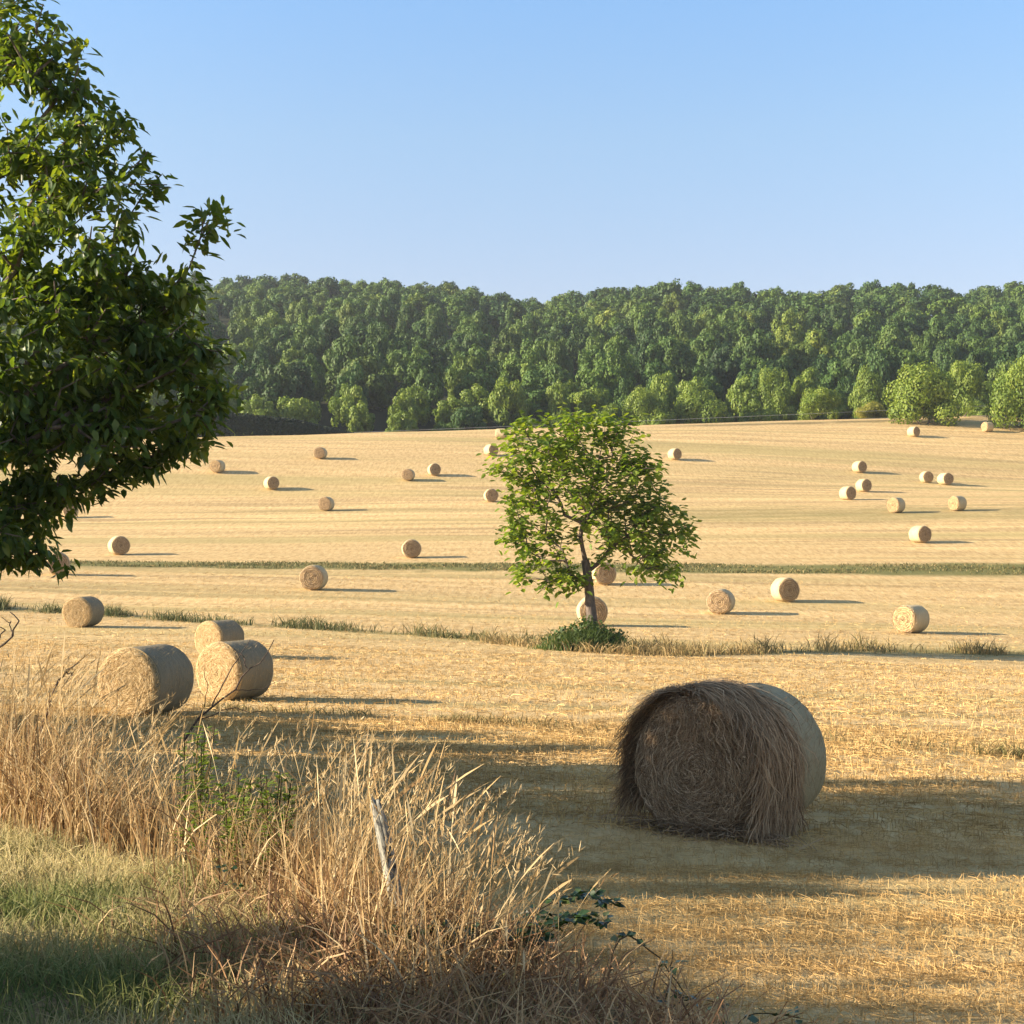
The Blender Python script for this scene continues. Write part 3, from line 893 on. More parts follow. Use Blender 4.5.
# --- leafy stand-in for a shaded meadow strip, its shade put into the colour
def shaded_strip():
    g = Geo(); rng = np.random.default_rng(9)
    n = 26000
    u = rng.uniform(0, 1, n)
    x = -62 + 41 * u
    prof = np.interp(u, [0, .55, .8, 1], [4.4, 4.2, 2.8, .5])
    yb = 209 + .3 * x + 1.5
    th = rng.uniform(0, np.pi, n)
    w = 1.6
    P = np.stack([x, yb + w * np.cos(th) * rng.uniform(.8, 1.05, n), 0 * x], 1)
    P[:, 2] = gz(P[:, 0], P[:, 1]) - .3 + prof * np.sin(th) ** .45 * rng.uniform(.75, 1.03, n)
    nrm = unit(np.stack([0 * x, np.cos(th), np.sin(th) + .2], 1) + rng.normal(0, .5, (n, 3)))
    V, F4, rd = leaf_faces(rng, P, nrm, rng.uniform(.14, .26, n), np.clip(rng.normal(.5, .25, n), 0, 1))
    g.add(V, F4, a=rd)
    o = link('shaded_strip', g.mesh('shaded_strip', M['shade_leaf']))
    tag(o, 'long dark leafy band standing in for the shaded meadow strip behind the left part of the field', 'shaded_strip')


shaded_strip()

# --- overhead wire in front of the wood
def wire():
    a = in_space(-60, 447, 208); b = in_space(1150, 398, 224)
    n = 40; t = np.linspace(0, 1, n + 1)[:, None]
    P = a + (b - a) * t - np.array([0, 0, 1.0]) * (4 * t * (1 - t)) * .35
    g = Geo(); tubes(g, P[:-1], P[1:], np.full(n, .02), np.full(n, .02), 5)
    N = Nodes('cable'); m = N.finish((.35, .36, .36), .4, .5)
    tag(link('overhead_wire', g.mesh('overhead_wire', m)), 'thin overhead wire crossing in front of the wood and shaded strip', 'wire')


wire()


# --- lone tree in the field
def lone_tree():
    rng = np.random.default_rng(31)
    base = at(594, 648, 40)
    y0 = base[1]
    s = y0 / F

    def W(px, py, dy=0.0): return np.array([(px - 512) * s, y0 + dy, EYE + (HORIZON - py) * s])
    # crown lobes: px, py, r px
    lobes = [(540, 450, 40), (585, 440, 34), (620, 445, 28), (560, 475, 46), (520, 480, 26), (610, 480, 42), (645, 490, 28), (530, 520, 26), (512, 530, 16), (570, 515, 34),
             (625, 520, 32), (660, 530, 30), (678, 535, 14), (650, 510, 24), (545, 550, 20), (530, 560, 14), (665, 556, 18), (610, 545, 20), (590, 422, 14), (640, 460, 18), (495, 470, 10), (676, 572, 10), (560, 570, 12), (574, 574, 11), (548, 588, 9), (577, 578, 10), (640, 562, 12), (525, 577, 8)]
    pts = []
    for px, py, r in lobes:
        n = int(3 + .78 * (r / 9) ** 2.35)
        for _ in range(n):
            u = unit(rng.normal(0, 1, 3)) * rng.uniform(.3, 1) ** .5
            pts.append(W(px + u[0] * r, py - u[2] * r, (u[1] * r * 1.15 + rng.normal(0, 10)) * s))
    pts = np.array(pts)
    trunk = [base - [0, 0, .3], W(593, 640), W(592, 620), W(590, 602), W(589, 588), W(587, 572), W(585, 560)]
    A, P, rad, tips = grow(trunk, pts, rng, .4, .30, .04, .012, 2.25)
    rad[:7] = np.linspace(.22, .15, 7)
    rad = np.minimum(rad, .13 + (rad > .13) * 0.06) if False else rad
    i = np.arange(1, len(A))
    g = Geo()
    tubes(g, A[P[i]] - base, A[i] - base, np.minimum(rad[P[i]], np.where(i < 7, 9, .10)), np.minimum(rad[i], np.where(i < 7, 9, .10)), 7)
    root = empty('lone_tree', base)
    tag(root, 'small leafy tree with a forked grey trunk standing alone in the middle of the field', 'tree')
    link('trunk', g.mesh('trunk', M['bark_grey'], True), root)
    g = Geo()
    T = A[tips] - base; D = unit(A[tips] - A[P[tips]])
    k = 21
    B = np.repeat(T, k, 0) + rng.normal(0, .19, (len(T) * k, 3))
    a = rng.uniform(0, 6.28, len(B))
    d = np.repeat(D, k, 0) * .5 + np.stack([np.cos(a), np.sin(a), rng.uniform(-.7, .35, len(B))], 1)
    up = unit(np.stack([rng.normal(0, .35, len(B)), rng.normal(0, .35, len(B)), np.ones(len(B))], 1))
    lobe = np.repeat(rng.uniform(-.2, .2, len(T)), k)
    broad_leaves(g, B, d, up, rng.uniform(.2, .34, len(B)), rng.uniform(.14, .22, len(B)), np.clip(.5 + lobe + rng.normal(0, .22, len(B)), 0, 1), .3, .2)
    link('crown', g.mesh('crown', M['sapling_leaf']), root)
    # bush at its foot
    bp = at(588, 650, 40)
    r2 = empty('bush', bp)
    tag(r2, 'dark green bush around the foot of the lone tree', 'bush')
    n = 1900
    C = np.array([(-.75, -.1, .42), (-.2, -.2, .62), (.5, -.1, .38), (.95, .1, .3), (-1.15, .1, .2), (.1, .3, .7)])
    kk = rng.integers(0, 6, n); dd = unit(rng.normal(0, 1, (n, 3)))
    Pq = C[kk] + dd * np.array([.55, .5, .55]) * rng.uniform(.5, 1, (n, 1)); Pq[:, 2] = np.abs(Pq[:, 2])
    V, F4, rd = leaf_faces(rng, Pq, unit(dd + rng.normal(0, .5, (n, 3))), rng.uniform(.04, .085, n), rng.uniform(0, 1, n))
    g = Geo(); g.add(V, F4, a=rd)
    m = 4200; bb = np.stack([rng.normal(-.15, .85, m), rng.normal(-.1, .35, m), np.full(m, -.05)], 1)
    blades(g, bb, rng.uniform(.35, 1.15, m) * np.exp(-(bb[:, 0] / 1.7) ** 2), rng.uniform(.018, .04, m), rng.uniform(.1, .7, m), BLADE, rng=rng)
    link('foliage', g.mesh('foliage', M['bush_leaf']), r2)
    g = Geo(); st = C + rng.normal(0, .1, C.shape)
    tubes(g, np.zeros((6, 3)) - [0, 0, .1], st, np.full(6, .02), np.full(6, .008)); link('stem', g.mesh('stem', M['twig']), r2)


lone_tree()


# --- big tree on the left with long drooping leaflets
def walnut(name, lobes, trunk, rng, y0, label, dens=1.0, k=19, tip=.006):
    s = y0 / F

    def W(px, py, dy=0.0):
        q = in_space(px, py, y0); q[1] += dy; return q
    pts = []
    for px, py, r, dd, dy in lobes:
        rw = r * s
        n = int(1.55 * dd * dens * (4 + 17 * rw ** 2.5 * 4.19 / (1 + .5 * rw)))
        u = unit(rng.normal(0, 1, (n, 3))) * (rng.uniform(.15, 1, (n, 1)) ** .45)
        c = W(px, py, dy)
        pts.append(c + u * rw * np.array([1, 1.1, 1]))
    pts = np.concatenate(pts)
    q = vnoise(pts[:, 0] * 1.7, pts[:, 2] * 1.7, 71) + .6 * vnoise(pts[:, 1] * 1.7, pts[:, 2] * 2.3, 72)
    pts = pts[q > np.where(pts[:, 2] > 7.3, -.20, -.45)]
    gzs = gz(pts[:, 0], pts[:, 1])
    pts = pts[pts[:, 2] > gzs + .9]
    A, P, rad, tips = grow(trunk, pts, rng, .45, .28, .05, tip, 2.35)
    base = np.array(trunk[0])
    nt = len(trunk)
    i = np.arange(1, len(A))
    g = Geo(); tubes(g, A[P[i]] - base, A[i] - base, np.minimum(rad[P[i]], .24), np.minimum(rad[i], .24), 6)
    root = empty(name, base)
    tag(root, label, 'tree')
    link('trunk', g.mesh('trunk', M['bark'], True), root)
    T = A[tips] - base; D = unit(A[tips] - A[P[tips]])
    n = len(T) * k
    a = rng.uniform(0, 6.28, n)
    u = rng.uniform(0, 1, (n, 1)) ** 1.3
    Dn = np.repeat(D, k, 0)
    B = np.repeat(T, k, 0) + rng.normal(0, .05, (n, 3)) - Dn * u * .34 + np.stack([np.cos(a), np.sin(a), 0 * a], 1) * rng.uniform(0, .10, (n, 1))
    hang = np.repeat(rng.uniform(-1.3, -.1, len(T)), k) + rng.normal(0, .35, n)
    d = Dn * rng.uniform(.1, .9, (n, 1)) + np.stack([np.cos(a), np.sin(a), hang], 1)
    up = unit(np.stack([np.cos(a) * .5, np.sin(a) * .5, np.ones(n)], 1) + rng.normal(0, .4, (n, 3)))
    lob = np.repeat(rng.uniform(-.3, .35, len(T)), k)
    g = Geo()
    broad_leaves(g, B, d, up, rng.uniform(.08, .19, n), rng.uniform(.042, .08, n), np.clip(.45 + lob + rng.normal(0, .2, n), 0, 1), rng.uniform(.05, .45, (n, 1)), .2)
    link('crown', g.mesh('crown', M['walnut_leaf']), root)
    print(name, len(T), 'twigs')


def left_trees():
    rng = np.random.default_rng(77)
    L = [(40, 40, 45, 1, 0), (76, 76, 24, 1, 0), (5, 20, 40, .7, .3), (20, 110, 50, 1.1, .2), (65, 150, 62, 1.4, 0), (20, 60, 45, 1.1, 0), (10, 190, 80, 1.2, -.2), (116, 118, 26, 1, .2), (150, 184, 30, .9, -.2), (190, 232, 30, .9, .1),
         (208, 218, 14, 1, .1), (90, 240, 76, 1.3, -.3), (60, 335, 105, 1.6, 0), (160, 322, 58, 1.5, .2), (200, 362, 36, 1.4, 0), (205, 405, 28, 1.4, -.2), (150, 392, 66, 1.6, .4), (60, 430, 80, 1.6, .2),
         (125, 440, 38, 1.3, -.3), (104, 472, 20, 1, 0), (20, 500, 42, 1.6, .3), (165, 290, 34, 1.2, .1), (110, 300, 60, 1.2, 0), (12, 545, 24, 1.2, 0), (40, 555, 10, 1, 0), (190, 440, 10, 1, .1), (145, 462, 10, 1, 0),
         (-40, 330, 150, .8, .8), (-30, 460, 110, 1.1, -.4), (-60, 60, 70, .5, .6),
         (-230, 400, 170, .5, .6), (-190, -140, 150, .4, .4), (-60, -60, 90, .4, .2), (-380, 330, 170, .35, 0), (-300, 100, 120, .25, 1.2)]
    y0 = 15.0
    x = (-230 - 512) / F * y0
    trunk = [(x, y0, float(gz(x, y0)) - .3)] + [(x + .04 * q * q * .1, y0, float(gz(x, y0)) + .7 * q) for q in range(1, 6)]
    walnut('big_tree', L, [np.array(p, float) for p in trunk], rng, y0,
           'big dark tree with long drooping leaves filling the left edge of the picture')


left_trees()


# --- shrubs outside the left edge, whose shade falls over the field and the verge
def off_shrub(x, y, R_, h, kind, label):
    dense_tree('hedgerow_shrub', (x, y, gz(x, y) - .3), R_, h, kind, 'bush_leaf', label, 'shrub', 'hedgerow shrubs left of the field', x * 3.1, True)


for q in [(-9.2, 10.2, .7, 3.6, 6), (-10.4, 11.3, 1.1, 5.8, 0), (-9.6, 12.5, 1.2, 5.9, 1), (-10.2, 14.0, 1.25, 6.0, 2), (-9.6, 16.7, 1.15, 4.7, 3), (-9.2, 15.3, .8, 3.4, 6), (-9.0, 18.0, 1.3, 4.2, 4), (-9.0, 19.9, 1.4, 3.7, 5), (-9.3, 21.6, 1.35, 3.2, 6), (-9.8, 23.1, 1.2, 2.7, 1),
          (-6.2, 6.5, .9, 1.5, 6), (-6.2, 5.4, 1.0, 2.4, 4), (-6.0, 4.3, 1.2, 3.1, 5), (-6.2, 2.9, 1.5, 3.9, 1), (-6.6, 1.0, 1.9, 4.4, 2)]:
    off_shrub(*q, 'leafy green shrub in the hedgerow beyond the left edge of the view')


# ------------------------------------------------------------------ grasses
def scatter(rng, n, xr, yr, keep):
    x = rng.uniform(*xr, n); y = rng.uniform(*yr, n)
    m = rng.uniform(0, 1, n) < keep(x, y)
    x, y = x[m], y[m]
    return np.stack([x, y, gz(x, y)], 1)


def in_view(x, y, margin=.12):
    return np.abs(x / np.maximum(y, .1)) < (.3413 + margin)


def stubble():
    rng = np.random.default_rng(3); g = Geo()

    def keep(x, y):
        rows = .45 + .55 * (np.sin((y + .05 * x + .4 * vnoise(x / 5, y / 3, 21)) * 2 * np.pi / .75) > -.2)
        patch = np.clip(.75 + 1.2 * vnoise(x / 1.6, y / .8, 22), .1, 1)
        return in_view(x, y) * (y > bank_edge(x) + .5) * rows * patch
    for (y0, y1, n, h0, h1, w) in ((4, 14, 230000, .025, .09, .0042), (14, 26, 150000, .04, .12, .009), (26, 50, 90000, .05, .12, .013), (50, 92, 40000, .05, .12, .018)):
        X = .47 * y1
        B = scatter(rng, n, (-X, X), (y0, y1), keep)
        n = len(B)
        flat = rng.uniform(0, 1, n) < .45
        h = rng.uniform(h0, h1, n) * np.where(flat, 1.3, 1)
        lean = np.where(flat, rng.uniform(1.2, 2.2, n), rng.uniform(0, .5, n))
        blades(g, B - [0, 0, .005], h, np.full(n, w) * rng.uniform(.6, 1.3, n), lean, np.array([1, .9, .7]), rng=rng)
    tag(link('stubble', g.mesh('stubble', M['stubble'])), 'short pale straw stubble left on the mown field', 'stubble', kind='stuff')


stubble()


def seed_heads(g, B, h, az, rng, k=12):
    """loose husks round the top of the tall stems"""
    n = len(B); m = n * k
    lean = rng.uniform(.1, .5, n)
    u = rng.uniform(.74, 1.0, m)
    Br, hr, ar, lr = (np.repeat(q, k, 0) for q in (B, h, az, lean))
    c = Br + np.stack([np.cos(ar), np.sin(ar), 0 * ar], 1) * (hr * lr * u ** 1.8)[:, None]
    c[:, 2] += hr * (u - .45 * lr * u * u)
    d = unit(np.stack([np.cos(ar) * .5, np.sin(ar) * .5, np.ones(m)], 1) + rng.normal(0, .45, (m, 3)))
    P = c[:, None] + d[:, None] * (rng.uniform(.02, .05, m))[:, None, None] * np.linspace(0, 1, 3)[None, :, None]
    ribbons(g, P, rng.uniform(.003, .006, m)[:, None] * np.array([.6, 1, .3])[None], unit(rng.normal(0, 1, (m, 3))), np.clip(rng.normal(.75, .2, m), 0, 1))


def verge():
    rng = np.random.default_rng(4)
    # tall dry grass along the bank edge
    g = Geo()

    def band(lo, hi, soft=.35, x0=-9, x1=.25):
        def k(x, y):
            e = y - bank_edge(x) - .6 * (1 - smooth(-1.3, -.5, x))
            clump = np.clip(.8 + 1.7 * vnoise(x / .55, y / .55, 31), .08, 1)
            return smooth(lo - soft, lo + soft, e) * (1 - smooth(hi - soft, hi + soft, y - bank_edge(x))) * (1 - smooth(x1 - .7, x1, x)) * clump * in_view(x, y, .2) * np.where((np.abs(x / y + .087) < .022) & (y < 6.62) & (y > 6.25), .35, 1)
        return k
    B = scatter(rng, 80000, (-7, 2), (4, 13), band(-1.35, .45))
    n = len(B); thin = (1 - .5 * smooth(-.8, .4, B[:, 0])) * (1 + .72 * (1 - smooth(-3.3, -2.0, B[:, 0])))
    h = rng.uniform(.22, .62, n) * thin
    blades(g, B, h, rng.uniform(.004, .011, n), rng.uniform(.08, .75, n), np.array([1, .95, .8, .5, .08]), rng=rng)
    B = scatter(rng, 14000, (-7, 2), (4, 13), band(-1.15, .35))
    n = len(B); thin = (1 - .42 * smooth(-.7, .4, B[:, 0])) * (1 + .40 * (1 - smooth(-3.3, -2.0, B[:, 0])))
    h = rng.uniform(.45, 1.02, n) * thin
    az = rng.normal(.5, 1.3, n)
    blades(g, B, h, rng.uniform(.005, .011, n), rng.uniform(.05, .6, n), PLUME, az, np.clip(rng.normal(.7, .2, n), 0, 1), rng)
    seed_heads(g, B, h, az, rng)
    tag(link('dry_grass', g.mesh('dry_grass', M['dry_grass'])), 'tall golden dry grass with seed heads along the bank edge', 'grass', kind='stuff')
    # rusty withered undergrowth lower on the bank
    g = Geo()

    def rust(x, y):
        e = y - bank_edge(x)
        return smooth(-2.6, -1.6, e) * (1 - smooth(-.4, .5, e)) * smooth(-2.2, -.9, x + .9 * vnoise(x / .8, y / .8, 33)) * (1 - smooth(.7, 1.3, x)) * np.clip(.8 + 1.5 * vnoise(x / .4, y / .4, 34), .1, 1)
    B = scatter(rng, 60000, (-3, 2.4), (3.5, 11), rust)
    n = len(B)
    blades(g, B, rng.uniform(.08, .34, n), rng.uniform(.004, .009, n), rng.uniform(.2, 1.0, n), np.array([1, .9, .8, .4]), rng=rng)
    tag(link('withered_grass', g.mesh('withered_grass', M['rust_grass'])), 'rusty brown withered undergrowth low on the bank', 'grass', kind='stuff')
    # green grass of the verge
    g = Geo()

    def green(x, y):
        e = y - bank_edge(x)
        return (1 - smooth(-1.0, -.4, e + .8 * vnoise(x / .6, y / .6, 35))) * (1 - .75 * smooth(-1.0, -.1, x + .8 * vnoise(x / .7, y / .7, 37))) * in_view(x, y, .2) * np.clip(.75 + 1.3 * vnoise(x / .35, y / .35, 36), .12, 1)
    B = scatter(rng, 190000, (-6, 1.2), (3.2, 11.5), green)
    n = len(B)
    dry = vnoise(B[:, 0] / .7, B[:, 1] / .7, 38)
    rnd = np.clip(.60 + 1.3 * dry + rng.normal(0, .2, n) + .35 * smooth(-1.6, -.4, B[:, 0]), 0, 1)
    blades(g, B, rng.uniform(.05, .20, n), rng.uniform(.004, .008, n), rng.uniform(.1, .9, n), np.array([1, .9, .6, .1]), rnd=rnd, rng=rng)
    tag(link('verge_grass', g.mesh('verge_grass', M['green_grass'])), 'short green and straw coloured grass on the near verge', 'grass', kind='stuff')


verge()


def field_margin():
    rng = np.random.default_rng(6); g = Geo()
    n = 26000
    x = rng.uniform(-34, 30, n); y = margin_y(x) + rng.normal(0, .55, n)
    px = 512 + x / y * F
    dens = np.interp(px, [-100, 0, 110, 200, 370, 385, 410, 430, 560, 640, 700, 760, 1024, 1100], [1, 1, .7, .45, .4, .02, .05, .6, .8, .8, .8, .5, .6, .6]) * np.clip(.62 + 2.0 * vnoise(x / 1.5, 0 * x, 41), .05, 1)
    m = rng.uniform(0, 1, n) < dens
    x, y, px = x[m], y[m], px[m]; n = len(x)
    dry = np.interp(px, [0, 90, 200, 360, 430, 560, 640, 1024], [.12, .25, .15, .3, .38, .4, .72, .7])
    h = np.interp(px, [0, 120, 200, 420, 600, 760, 1024], [.75, .55, .5, .6, .65, .75, .6]) * rng.uniform(.25, 1.1, n) * np.clip(.75 + 1.3 * vnoise(x / .9, y / .5, 45), .25, 1.4)
    blades(g, np.stack([x, y, gz(x, y)], 1), h, rng.uniform(.02, .045, n), rng.uniform(.1, .7, n), BLADE, rnd=np.clip(dry + rng.normal(0, .2, n), 0, 1), rng=rng)
    # straw coloured fringe in front of the lone tree
    n = 1300
    px = rng.uniform(480, 760, n); y = margin_y((px - 512) / F * 62) - rng.uniform(.9, 2.2, n); x = (px - 512) / F * y
    blades(g, np.stack([x, y, gz(x, y)], 1), rng.uniform(.1, .6, n), rng.uniform(.02, .04, n), rng.uniform(.1, .9, n), BLADE, rnd=np.clip(rng.normal(.8, .2, n), 0, 1), rng=rng)
    tag(link('margin_grass', g.mesh('margin_grass', M['margin_grass'])), 'rough green and straw grass on the boundary below the lone tree', 'grass', kind='stuff')
    # low green strip farther up
    g = Geo(); n = 30000
    x = rng.uniform(-48, 50, n); y = 98.3 + .02 * x + rng.uniform(-2.6, 2.6, n)
    m = rng.uniform(0, 1, n) < np.clip(.5 + 1.6 * vnoise(x / 4, y / 1.2, 43), .05, 1)
    x, y = x[m], y[m]; n = len(x)
    blades(g, np.stack([x, y, gz(x, y)], 1), rng.uniform(.06, .2, n), rng.uniform(.04, .08, n), rng.uniform(.1, .9, n), BLADE, rnd=np.clip(rng.normal(.42, .2, n), 0, 1), rng=rng)
    tag(link('strip_grass', g.mesh('strip_grass', M['margin_grass'])), 'narrow green grass strip crossing the middle of the field', 'grass', kind='stuff')
    # tufts along the track line right of the big bale
    g = Geo(); n = 18000
    x = rng.uniform(-5.5, 9.5, n); y = np.interp(x, TX, TY) + rng.normal(0, .25, n)
    m = (rng.uniform(0, 1, n) < np.clip(.35 + 1.5 * vnoise(x / .9, 0 * x, 44), .03, 1) * np.where(x > 3.5, 1.2, .3))
    x, y = x[m], y[m]; n = len(x)
    blades(g, np.stack([x, y, gz(x, y)], 1), rng.uniform(.08, .24, n) * np.where(x > 3.5, 1.35, .9), rng.uniform(.009, .02, n), rng.uniform(.1, .9, n), BLADE, rnd=np.clip(rng.normal(.65, .2, n), 0, 1), rng=rng)
    tag(link('track_grass', g.mesh('track_grass', M['margin_grass'])), 'sparse dry tufts along the track behind the big dark bale', 'grass', kind='stuff')


field_margin()


# ------------------------------------------------------------------ plants and small things on the verge
def weed(px, py, y, h, label, seed):
    rng = np.random.default_rng(seed)
    x = (px - 512) / F * y; z = float(gz(x, y))
    root = empty('weed_plant', (x, y, z)); tag(root, label, 'plant', 'green weeds among the dry grass')
    g, l = Geo(), Geo()
    for _ in range(5):
        a = rng.uniform(0, 6.28); o = np.array([math.cos(a), math.sin(a), 0]) * rng.uniform(0, .07)
        top = o * 1.8 + np.array([rng.normal(0, .04), rng.normal(0, .04), h * rng.uniform(.75, 1.0)])
        t = np.linspace(0, 1, 8)[:, None]; P = o + (top - o) * t
        P = np.concatenate([[[0, 0, -.03]], P]); tubes(g, P[:-1], P[1:], np.full(8, .004), np.full(8, .0035), 5)
        n = 52
        u = rng.uniform(.12, 1, n)[:, None]; B = o + (top - o) * u; aa = rng.uniform(0, 6.28, n)
        d = np.stack([np.cos(aa), np.sin(aa), rng.uniform(.1, .9, n)], 1)
        leaves(l, B, d, np.tile([0, 0, 1.], (n, 1)), rng.uniform(.05, .11, n) * (1.15 - .5 * u[:, 0]), rng.uniform(.018, .032, n), rng.uniform(0, 1, n))
    link('stem', g.mesh('stem', M['cane']), root); link('foliage', l.mesh('foliage', M['weed_leaf']), root)


weed(197, 790, 8.3, .80, 'upright green weed in the dry grass, leftmost of the weeds', 51)
weed(238, 830, 7.8, .58, 'bushy pale green weed between the other two upright weeds', 52)
weed(268, 800, 7.6, .72, 'upright green weed in the dry grass, nearest to the weathered post', 53)


def bramble(pts, label, seed, nleaf=26, rad=.004):
    """arching canes with toothed-looking leaflets; pts: list of polylines in world space"""
    rng = np.random.default_rng(seed)
    o = np.array(pts[0][0])
    root = empty('bramble', o); tag(root, label, 'bramble', 'brambles on the bank')
    g, l = Geo(), Geo()
    for pl in pts:
        P = np.array([o - [0, 0, .12]] + list(pl), float) - o
        t = np.linspace(0, 1, len(P)); tt = np.linspace(0, 1, 15)
        Q = np.stack([np.interp(tt, t, P[:, c]) for c in range(3)], 1)
        Q[1:-1] = (Q[:-2] + Q[1:-1] * 2 + Q[2:]) / 4; Q[1:-1] += rng.normal(0, .006, (13, 3))
        tubes(g, Q[:-1], Q[1:], np.linspace(rad, rad * .5, 14), np.linspace(rad * .95, rad * .45, 14), 5)
        n = nleaf
        u = rng.uniform(.1, 1, n); B = np.stack([np.interp(u, tt, Q[:, c]) for c in range(3)], 1)
        for q in range(3):
            a = rng.uniform(0, 6.28, n)
            d = np.stack([np.cos(a), np.sin(a), rng.uniform(-.3, .5, n)], 1)
            leaves(l, B + d * .02, d, unit(np.stack([rng.normal(0, .5, n), rng.normal(-.2, .5, n), np.ones(n)], 1)), rng.uniform(.035, .06, n), rng.uniform(.025, .04, n), rng.uniform(0, 1, n), .15, .15)
    link('cane', g.mesh('cane', M['cane']), root); link('foliage', l.mesh('foliage', M['bramble_leaf']), root)


S_ = in_space
bramble([[S_(500, 960, 6.2), S_(530, 915, 6.3), S_(575, 890, 6.4), S_(612, 905, 6.5)], [S_(510, 965, 6.2), S_(560, 915, 6.3), S_(605, 920, 6.2)], [S_(520, 960, 6.3), S_(545, 925, 6.1), S_(580, 915, 6.2)]],
        'bramble with glossy pale leaves at the right end of the dry grass', 61, 40)
bramble([[S_(360, 985, 6.0), S_(395, 935, 6.0), S_(440, 925, 6.1), S_(500, 950, 6.2)], [S_(420, 980, 5.9), S_(455, 930, 6.0), S_(520, 935, 6.1), S_(560, 955, 6.2)], [S_(300, 975, 6.2), S_(340, 950, 6.2), S_(390, 955, 6.2)]],
        'dark bramble spreading low in the shade below the weathered post', 62, 48)
bramble([[S_(600, 1000, 5.9), S_(616, 935, 6.1), S_(640, 940, 6.2), S_(672, 975, 6.3), S_(690, 1000, 6.2)], [S_(668, 1005, 6.0), S_(671, 970, 6.1), S_(672, 950, 6.1)]],
        'thin arching bramble cane with few leaves before the stubble', 63, 7, .005)
bramble([[S_(640, 1040, 5.4), S_(680, 1000, 5.6), S_(720, 1005, 5.8)], [S_(700, 1045, 5.6), S_(760, 1010, 5.8), S_(800, 1018, 5.9)]],
        'low bramble creeping at the bottom edge of the stubble', 64, 12)
bramble([[S_(250, 1000, 6.2), S_(262, 930, 6.6), S_(232, 880, 7.0), S_(222, 862, 7.2)], [S_(255, 1000, 6.1), S_(290, 960, 6.3), S_(320, 965, 6.3)]],
        'bramble shoot leaning over the shaded grass left of the other brambles', 65, 16)


def dead_branch(pls, r, label, seed):
    rng = np.random.default_rng(seed)
    o = np.array(pls[0][0]); g = Geo()
    for pl, rr in zip(pls, r):
        P = np.array(pl, float) - o
        t = np.linspace(0, 1, len(P)); tt = np.linspace(0, 1, 11)
        Q = np.stack([np.interp(tt, t, P[:, c]) for c in range(3)], 1); Q[1:-1] += rng.normal(0, .008, (9, 3))
        tubes(g, Q[:-1], Q[1:], np.linspace(rr, rr * .4, 10), np.linspace(rr * .94, rr * .35, 10), 6)
    tag(link('dead_branch', g.mesh('dead_branch', M['twig'], True), None, o), label, 'branch', 'bare branches in the verge')


Yb = 11.0
dead_branch([[S_(178, 752, Yb), S_(195, 722, Yb), S_(212, 706, Yb), S_(236, 690, Yb), S_(247, 668, Yb), S_(262, 663, Yb), S_(274, 640, Yb)],
             [S_(247, 668, Yb), S_(242, 655, Yb), S_(233, 648, Yb)], [S_(212, 706, Yb), S_(225, 680, Yb), S_(236, 662, Yb + .1), S_(250, 640, Yb + .1)], [S_(200, 716, Yb), S_(208, 692, Yb - .1), S_(205, 668, Yb - .1)],
             [S_(195, 722, Yb), S_(230, 708, Yb), S_(262, 712, Yb)], [S_(236, 690, Yb), S_(258, 690, Yb + .2), S_(290, 676, Yb + .2)]],
            [.010, .005, .006, .004, .005, .004], 'dark forked dead branch rising before the shaded bale side', 71)
dead_branch([[S_(-30, 668, 10), S_(-5, 650, 10), S_(12, 636, 10), S_(20, 622, 10), S_(10, 612, 10)], [S_(12, 636, 10), S_(10, 622, 10), S_(2, 618, 10)], [S_(-5, 650, 10), S_(4, 630, 10.1), S_(-4, 618, 10.1)]],
            [.010, .005, .006], 'thin curled bare twigs at the left edge above the dry grass', 72)
dead_branch([[S_(40, 740, 10.2), S_(52, 690, 10.2), S_(66, 672, 10.2), S_(80, 662, 10.2)], [S_(66, 672, 10.2), S_(74, 676, 10.2)]],
            [.010, .005], 'short dark twig poking out of the dry grass before the first bale', 73)


def post():
    rng = np.random.default_rng(8)
    y = 6.5
    top = in_space(376, 803, y); foot = in_space(404, 903, y - .05); foot = foot + (foot - top) * .5
    foot[2] = float(gz(foot[0], foot[1])) - .15
    n, sd = 26, 16
    V = []
    ax = unit(top - foot); u = unit(np.cross(ax, [0, 1, 0])); w = np.cross(ax, u)
    for i in range(n + 1):
        t = i / n
        c = foot + (top - foot) * t
        for s in range(sd):
            a = 2 * math.pi * s / sd
            r = .030 - .005 * t + .005 * math.sin(2 * a + 1 + 2 * t) + .006 * math.sin(5 * a + 3 * t) + .006 * float(vnoise(a * 2, t * 9, 5))
            if i == n: r *= .75
            zz = (.035 * math.sin(a + .6) + .012 * math.sin(3 * a)) * (t > .93)
            V.append(c + u * r * math.cos(a) + w * r * math.sin(a) + ax * zz)
    V.append(top - ax * .01)
    V = np.array(V)
    i = (np.arange(n)[:, None] * sd + np.arange(sd)[None]).ravel(); j = (np.arange(n)[:, None] * sd + (np.arange(sd)[None] + 1) % sd).ravel()
    k = n * sd + np.arange(sd)
    N = Nodes('weathered_wood'); v = N.coords((1, 1, .18)); f = N.noise(v, 60, 5, .7); b = N.noise(N.coords((1, 1, .6)), 22, 3, .6)
    c = N.ramp(f, [(.36, (.05, .045, .04)), (.48, (.25, .24, .20)), (.74, (.44, .44, .37))])
    c = N.mix(N.rng(b, .56, .64), c, (.05, .05, .045))
    m = N.finish(c, .9, .1, bump=f, bdist=.01)
    me = mesh_from('fence_post', V - foot, [np.stack([i, j, j + sd, i + sd], 1), np.stack([k, np.roll(k, -1), np.full(sd, len(V) - 1)], 1)], m, None, False)
    tag(link('fence_post', me, None, foot), 'weathered pale grey wooden post leaning in the dry grass', 'post')


post()


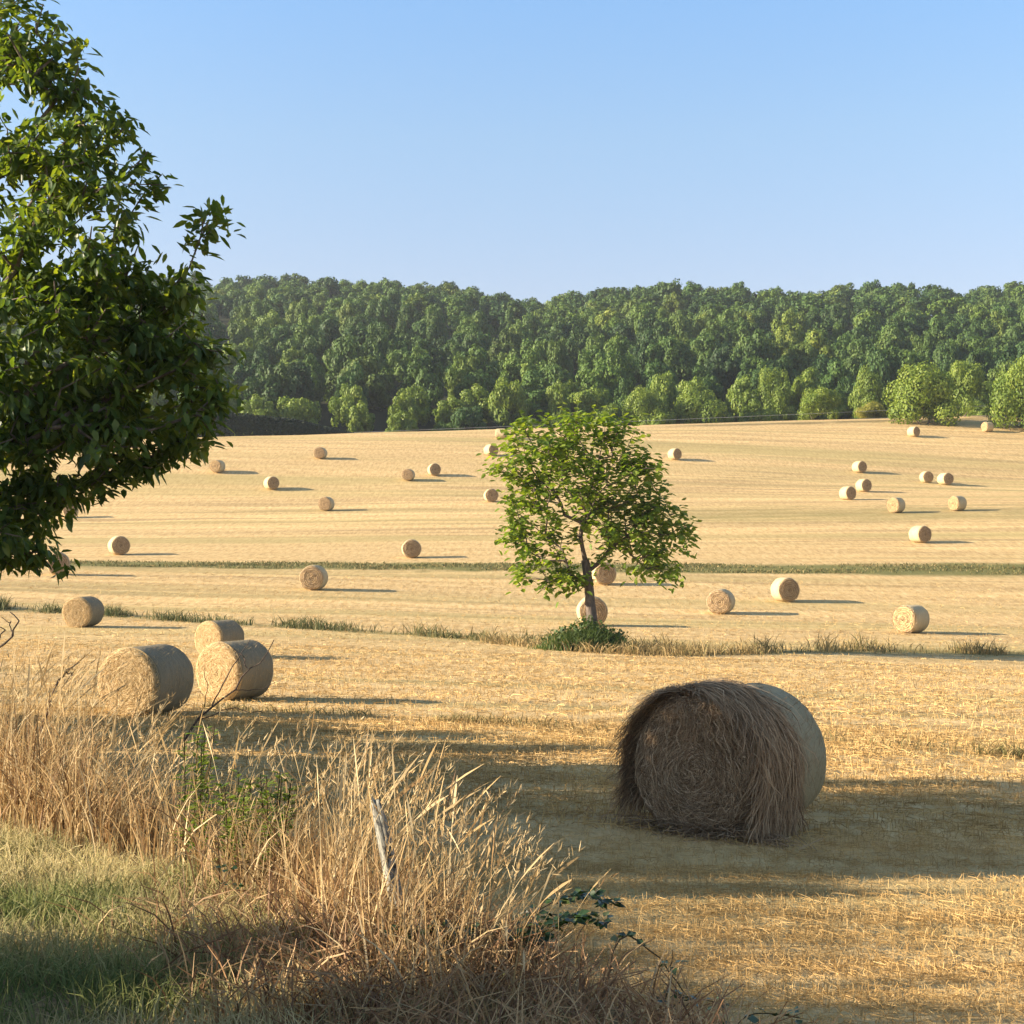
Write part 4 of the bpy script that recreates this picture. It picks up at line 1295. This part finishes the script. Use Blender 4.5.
# ------------------------------------------------------------------ air
def haze():
    zl = float(gz(*np.meshgrid(np.linspace(-2500, 2500, 60), np.linspace(-40, 2500, 60))).min()) - 1.5
    x, y0, y1, z1 = 2550, -60, 2550, 128
    V = [(-x, y0, zl), (x, y0, zl), (x, y1, zl), (-x, y1, zl), (-x, y0, z1), (x, y0, z1), (x, y1, z1), (-x, y1, z1)]
    Fq = np.array([(0, 3, 2, 1), (4, 5, 6, 7), (0, 1, 5, 4), (1, 2, 6, 5), (2, 3, 7, 6), (3, 0, 4, 7)])
    N = Nodes('air'); v = N.n('ShaderNodeVolumePrincipled')
    v.inputs['Color'].default_value = (.86, .92, 1, 1); v.inputs['Density'].default_value = .00017; v.inputs['Anisotropy'].default_value = .3
    N.l(v.outputs[0], N.out.inputs['Volume'])
    tag(link('haze', mesh_from('haze', V, [Fq], N.m)), kind='stuff')


haze()

# ------------------------------------------------------------------ light, sky, camera
sun = bpy.data.lights.new('sun', 'SUN'); sun.energy = 5.0; sun.angle = R(.5); sun.color = (1.0, .85, .65)
so = bpy.data.objects.new('sun', sun); COL.objects.link(so)
so.rotation_euler = Vector((-SUN[0], -SUN[1], -SUN[2])).to_track_quat('-Z', 'Y').to_euler()
w = bpy.data.worlds.new('World'); SC.world = w; w.use_nodes = True
nt = w.node_tree; sk = nt.nodes.new('ShaderNodeTexSky'); sk.sky_type = 'NISHITA'; sk.sun_disc = False
sk.sun_elevation = SUN_EL; sk.sun_rotation = SUN_AZ; sk.altitude = 200; sk.air_density = 1.0; sk.dust_density = .4; sk.ozone_density = 3.5
tc = nt.nodes.new('ShaderNodeTexCoord'); sz = nt.nodes.new('ShaderNodeSeparateXYZ'); rp = nt.nodes.new('ShaderNodeValToRGB')
nt.links.new(tc.outputs['Generated'], sz.inputs[0]); nt.links.new(sz.outputs[2], rp.inputs[0])
el = rp.color_ramp.elements
while len(el) < 4: el.new(.5)
for e, (p, c) in zip(el, ((.15, (1.08, .78, .70, 1)), (.26, (1.15, .99, .87, 1)), (.345, (1.07, 1.09, 1.05, 1)), (.6, (1.30, 1.08, .88, 1)))): e.position = p; e.color = c
tn = nt.nodes.new('ShaderNodeMix'); tn.data_type = 'RGBA'; tn.blend_type = 'MULTIPLY'; tn.inputs[0].default_value = 1
nt.links.new(sk.outputs[0], tn.inputs[6]); nt.links.new(rp.outputs[0], tn.inputs[7]); nt.links.new(tn.outputs[2], nt.nodes['Background'].inputs[0])
nt.nodes['Background'].inputs[1].default_value = .09

cam = bpy.data.cameras.new('camera'); cam.sensor_width = 36; cam.lens = 36 * F / 1024; cam.clip_start = .05; cam.clip_end = 9000
co = bpy.data.objects.new('camera', cam); COL.objects.link(co)
co.location = (0, 0, EYE); co.rotation_euler = (R(90) + PITCH, 0, 0)
SC.camera = co
vs = SC.view_settings; vs.view_transform = 'Standard'; vs.look = 'None'; vs.exposure = 1.65; vs.gamma = 1
SC.cycles.max_bounces = 6; SC.cycles.transparent_max_bounces = 8; SC.cycles.use_denoising = True
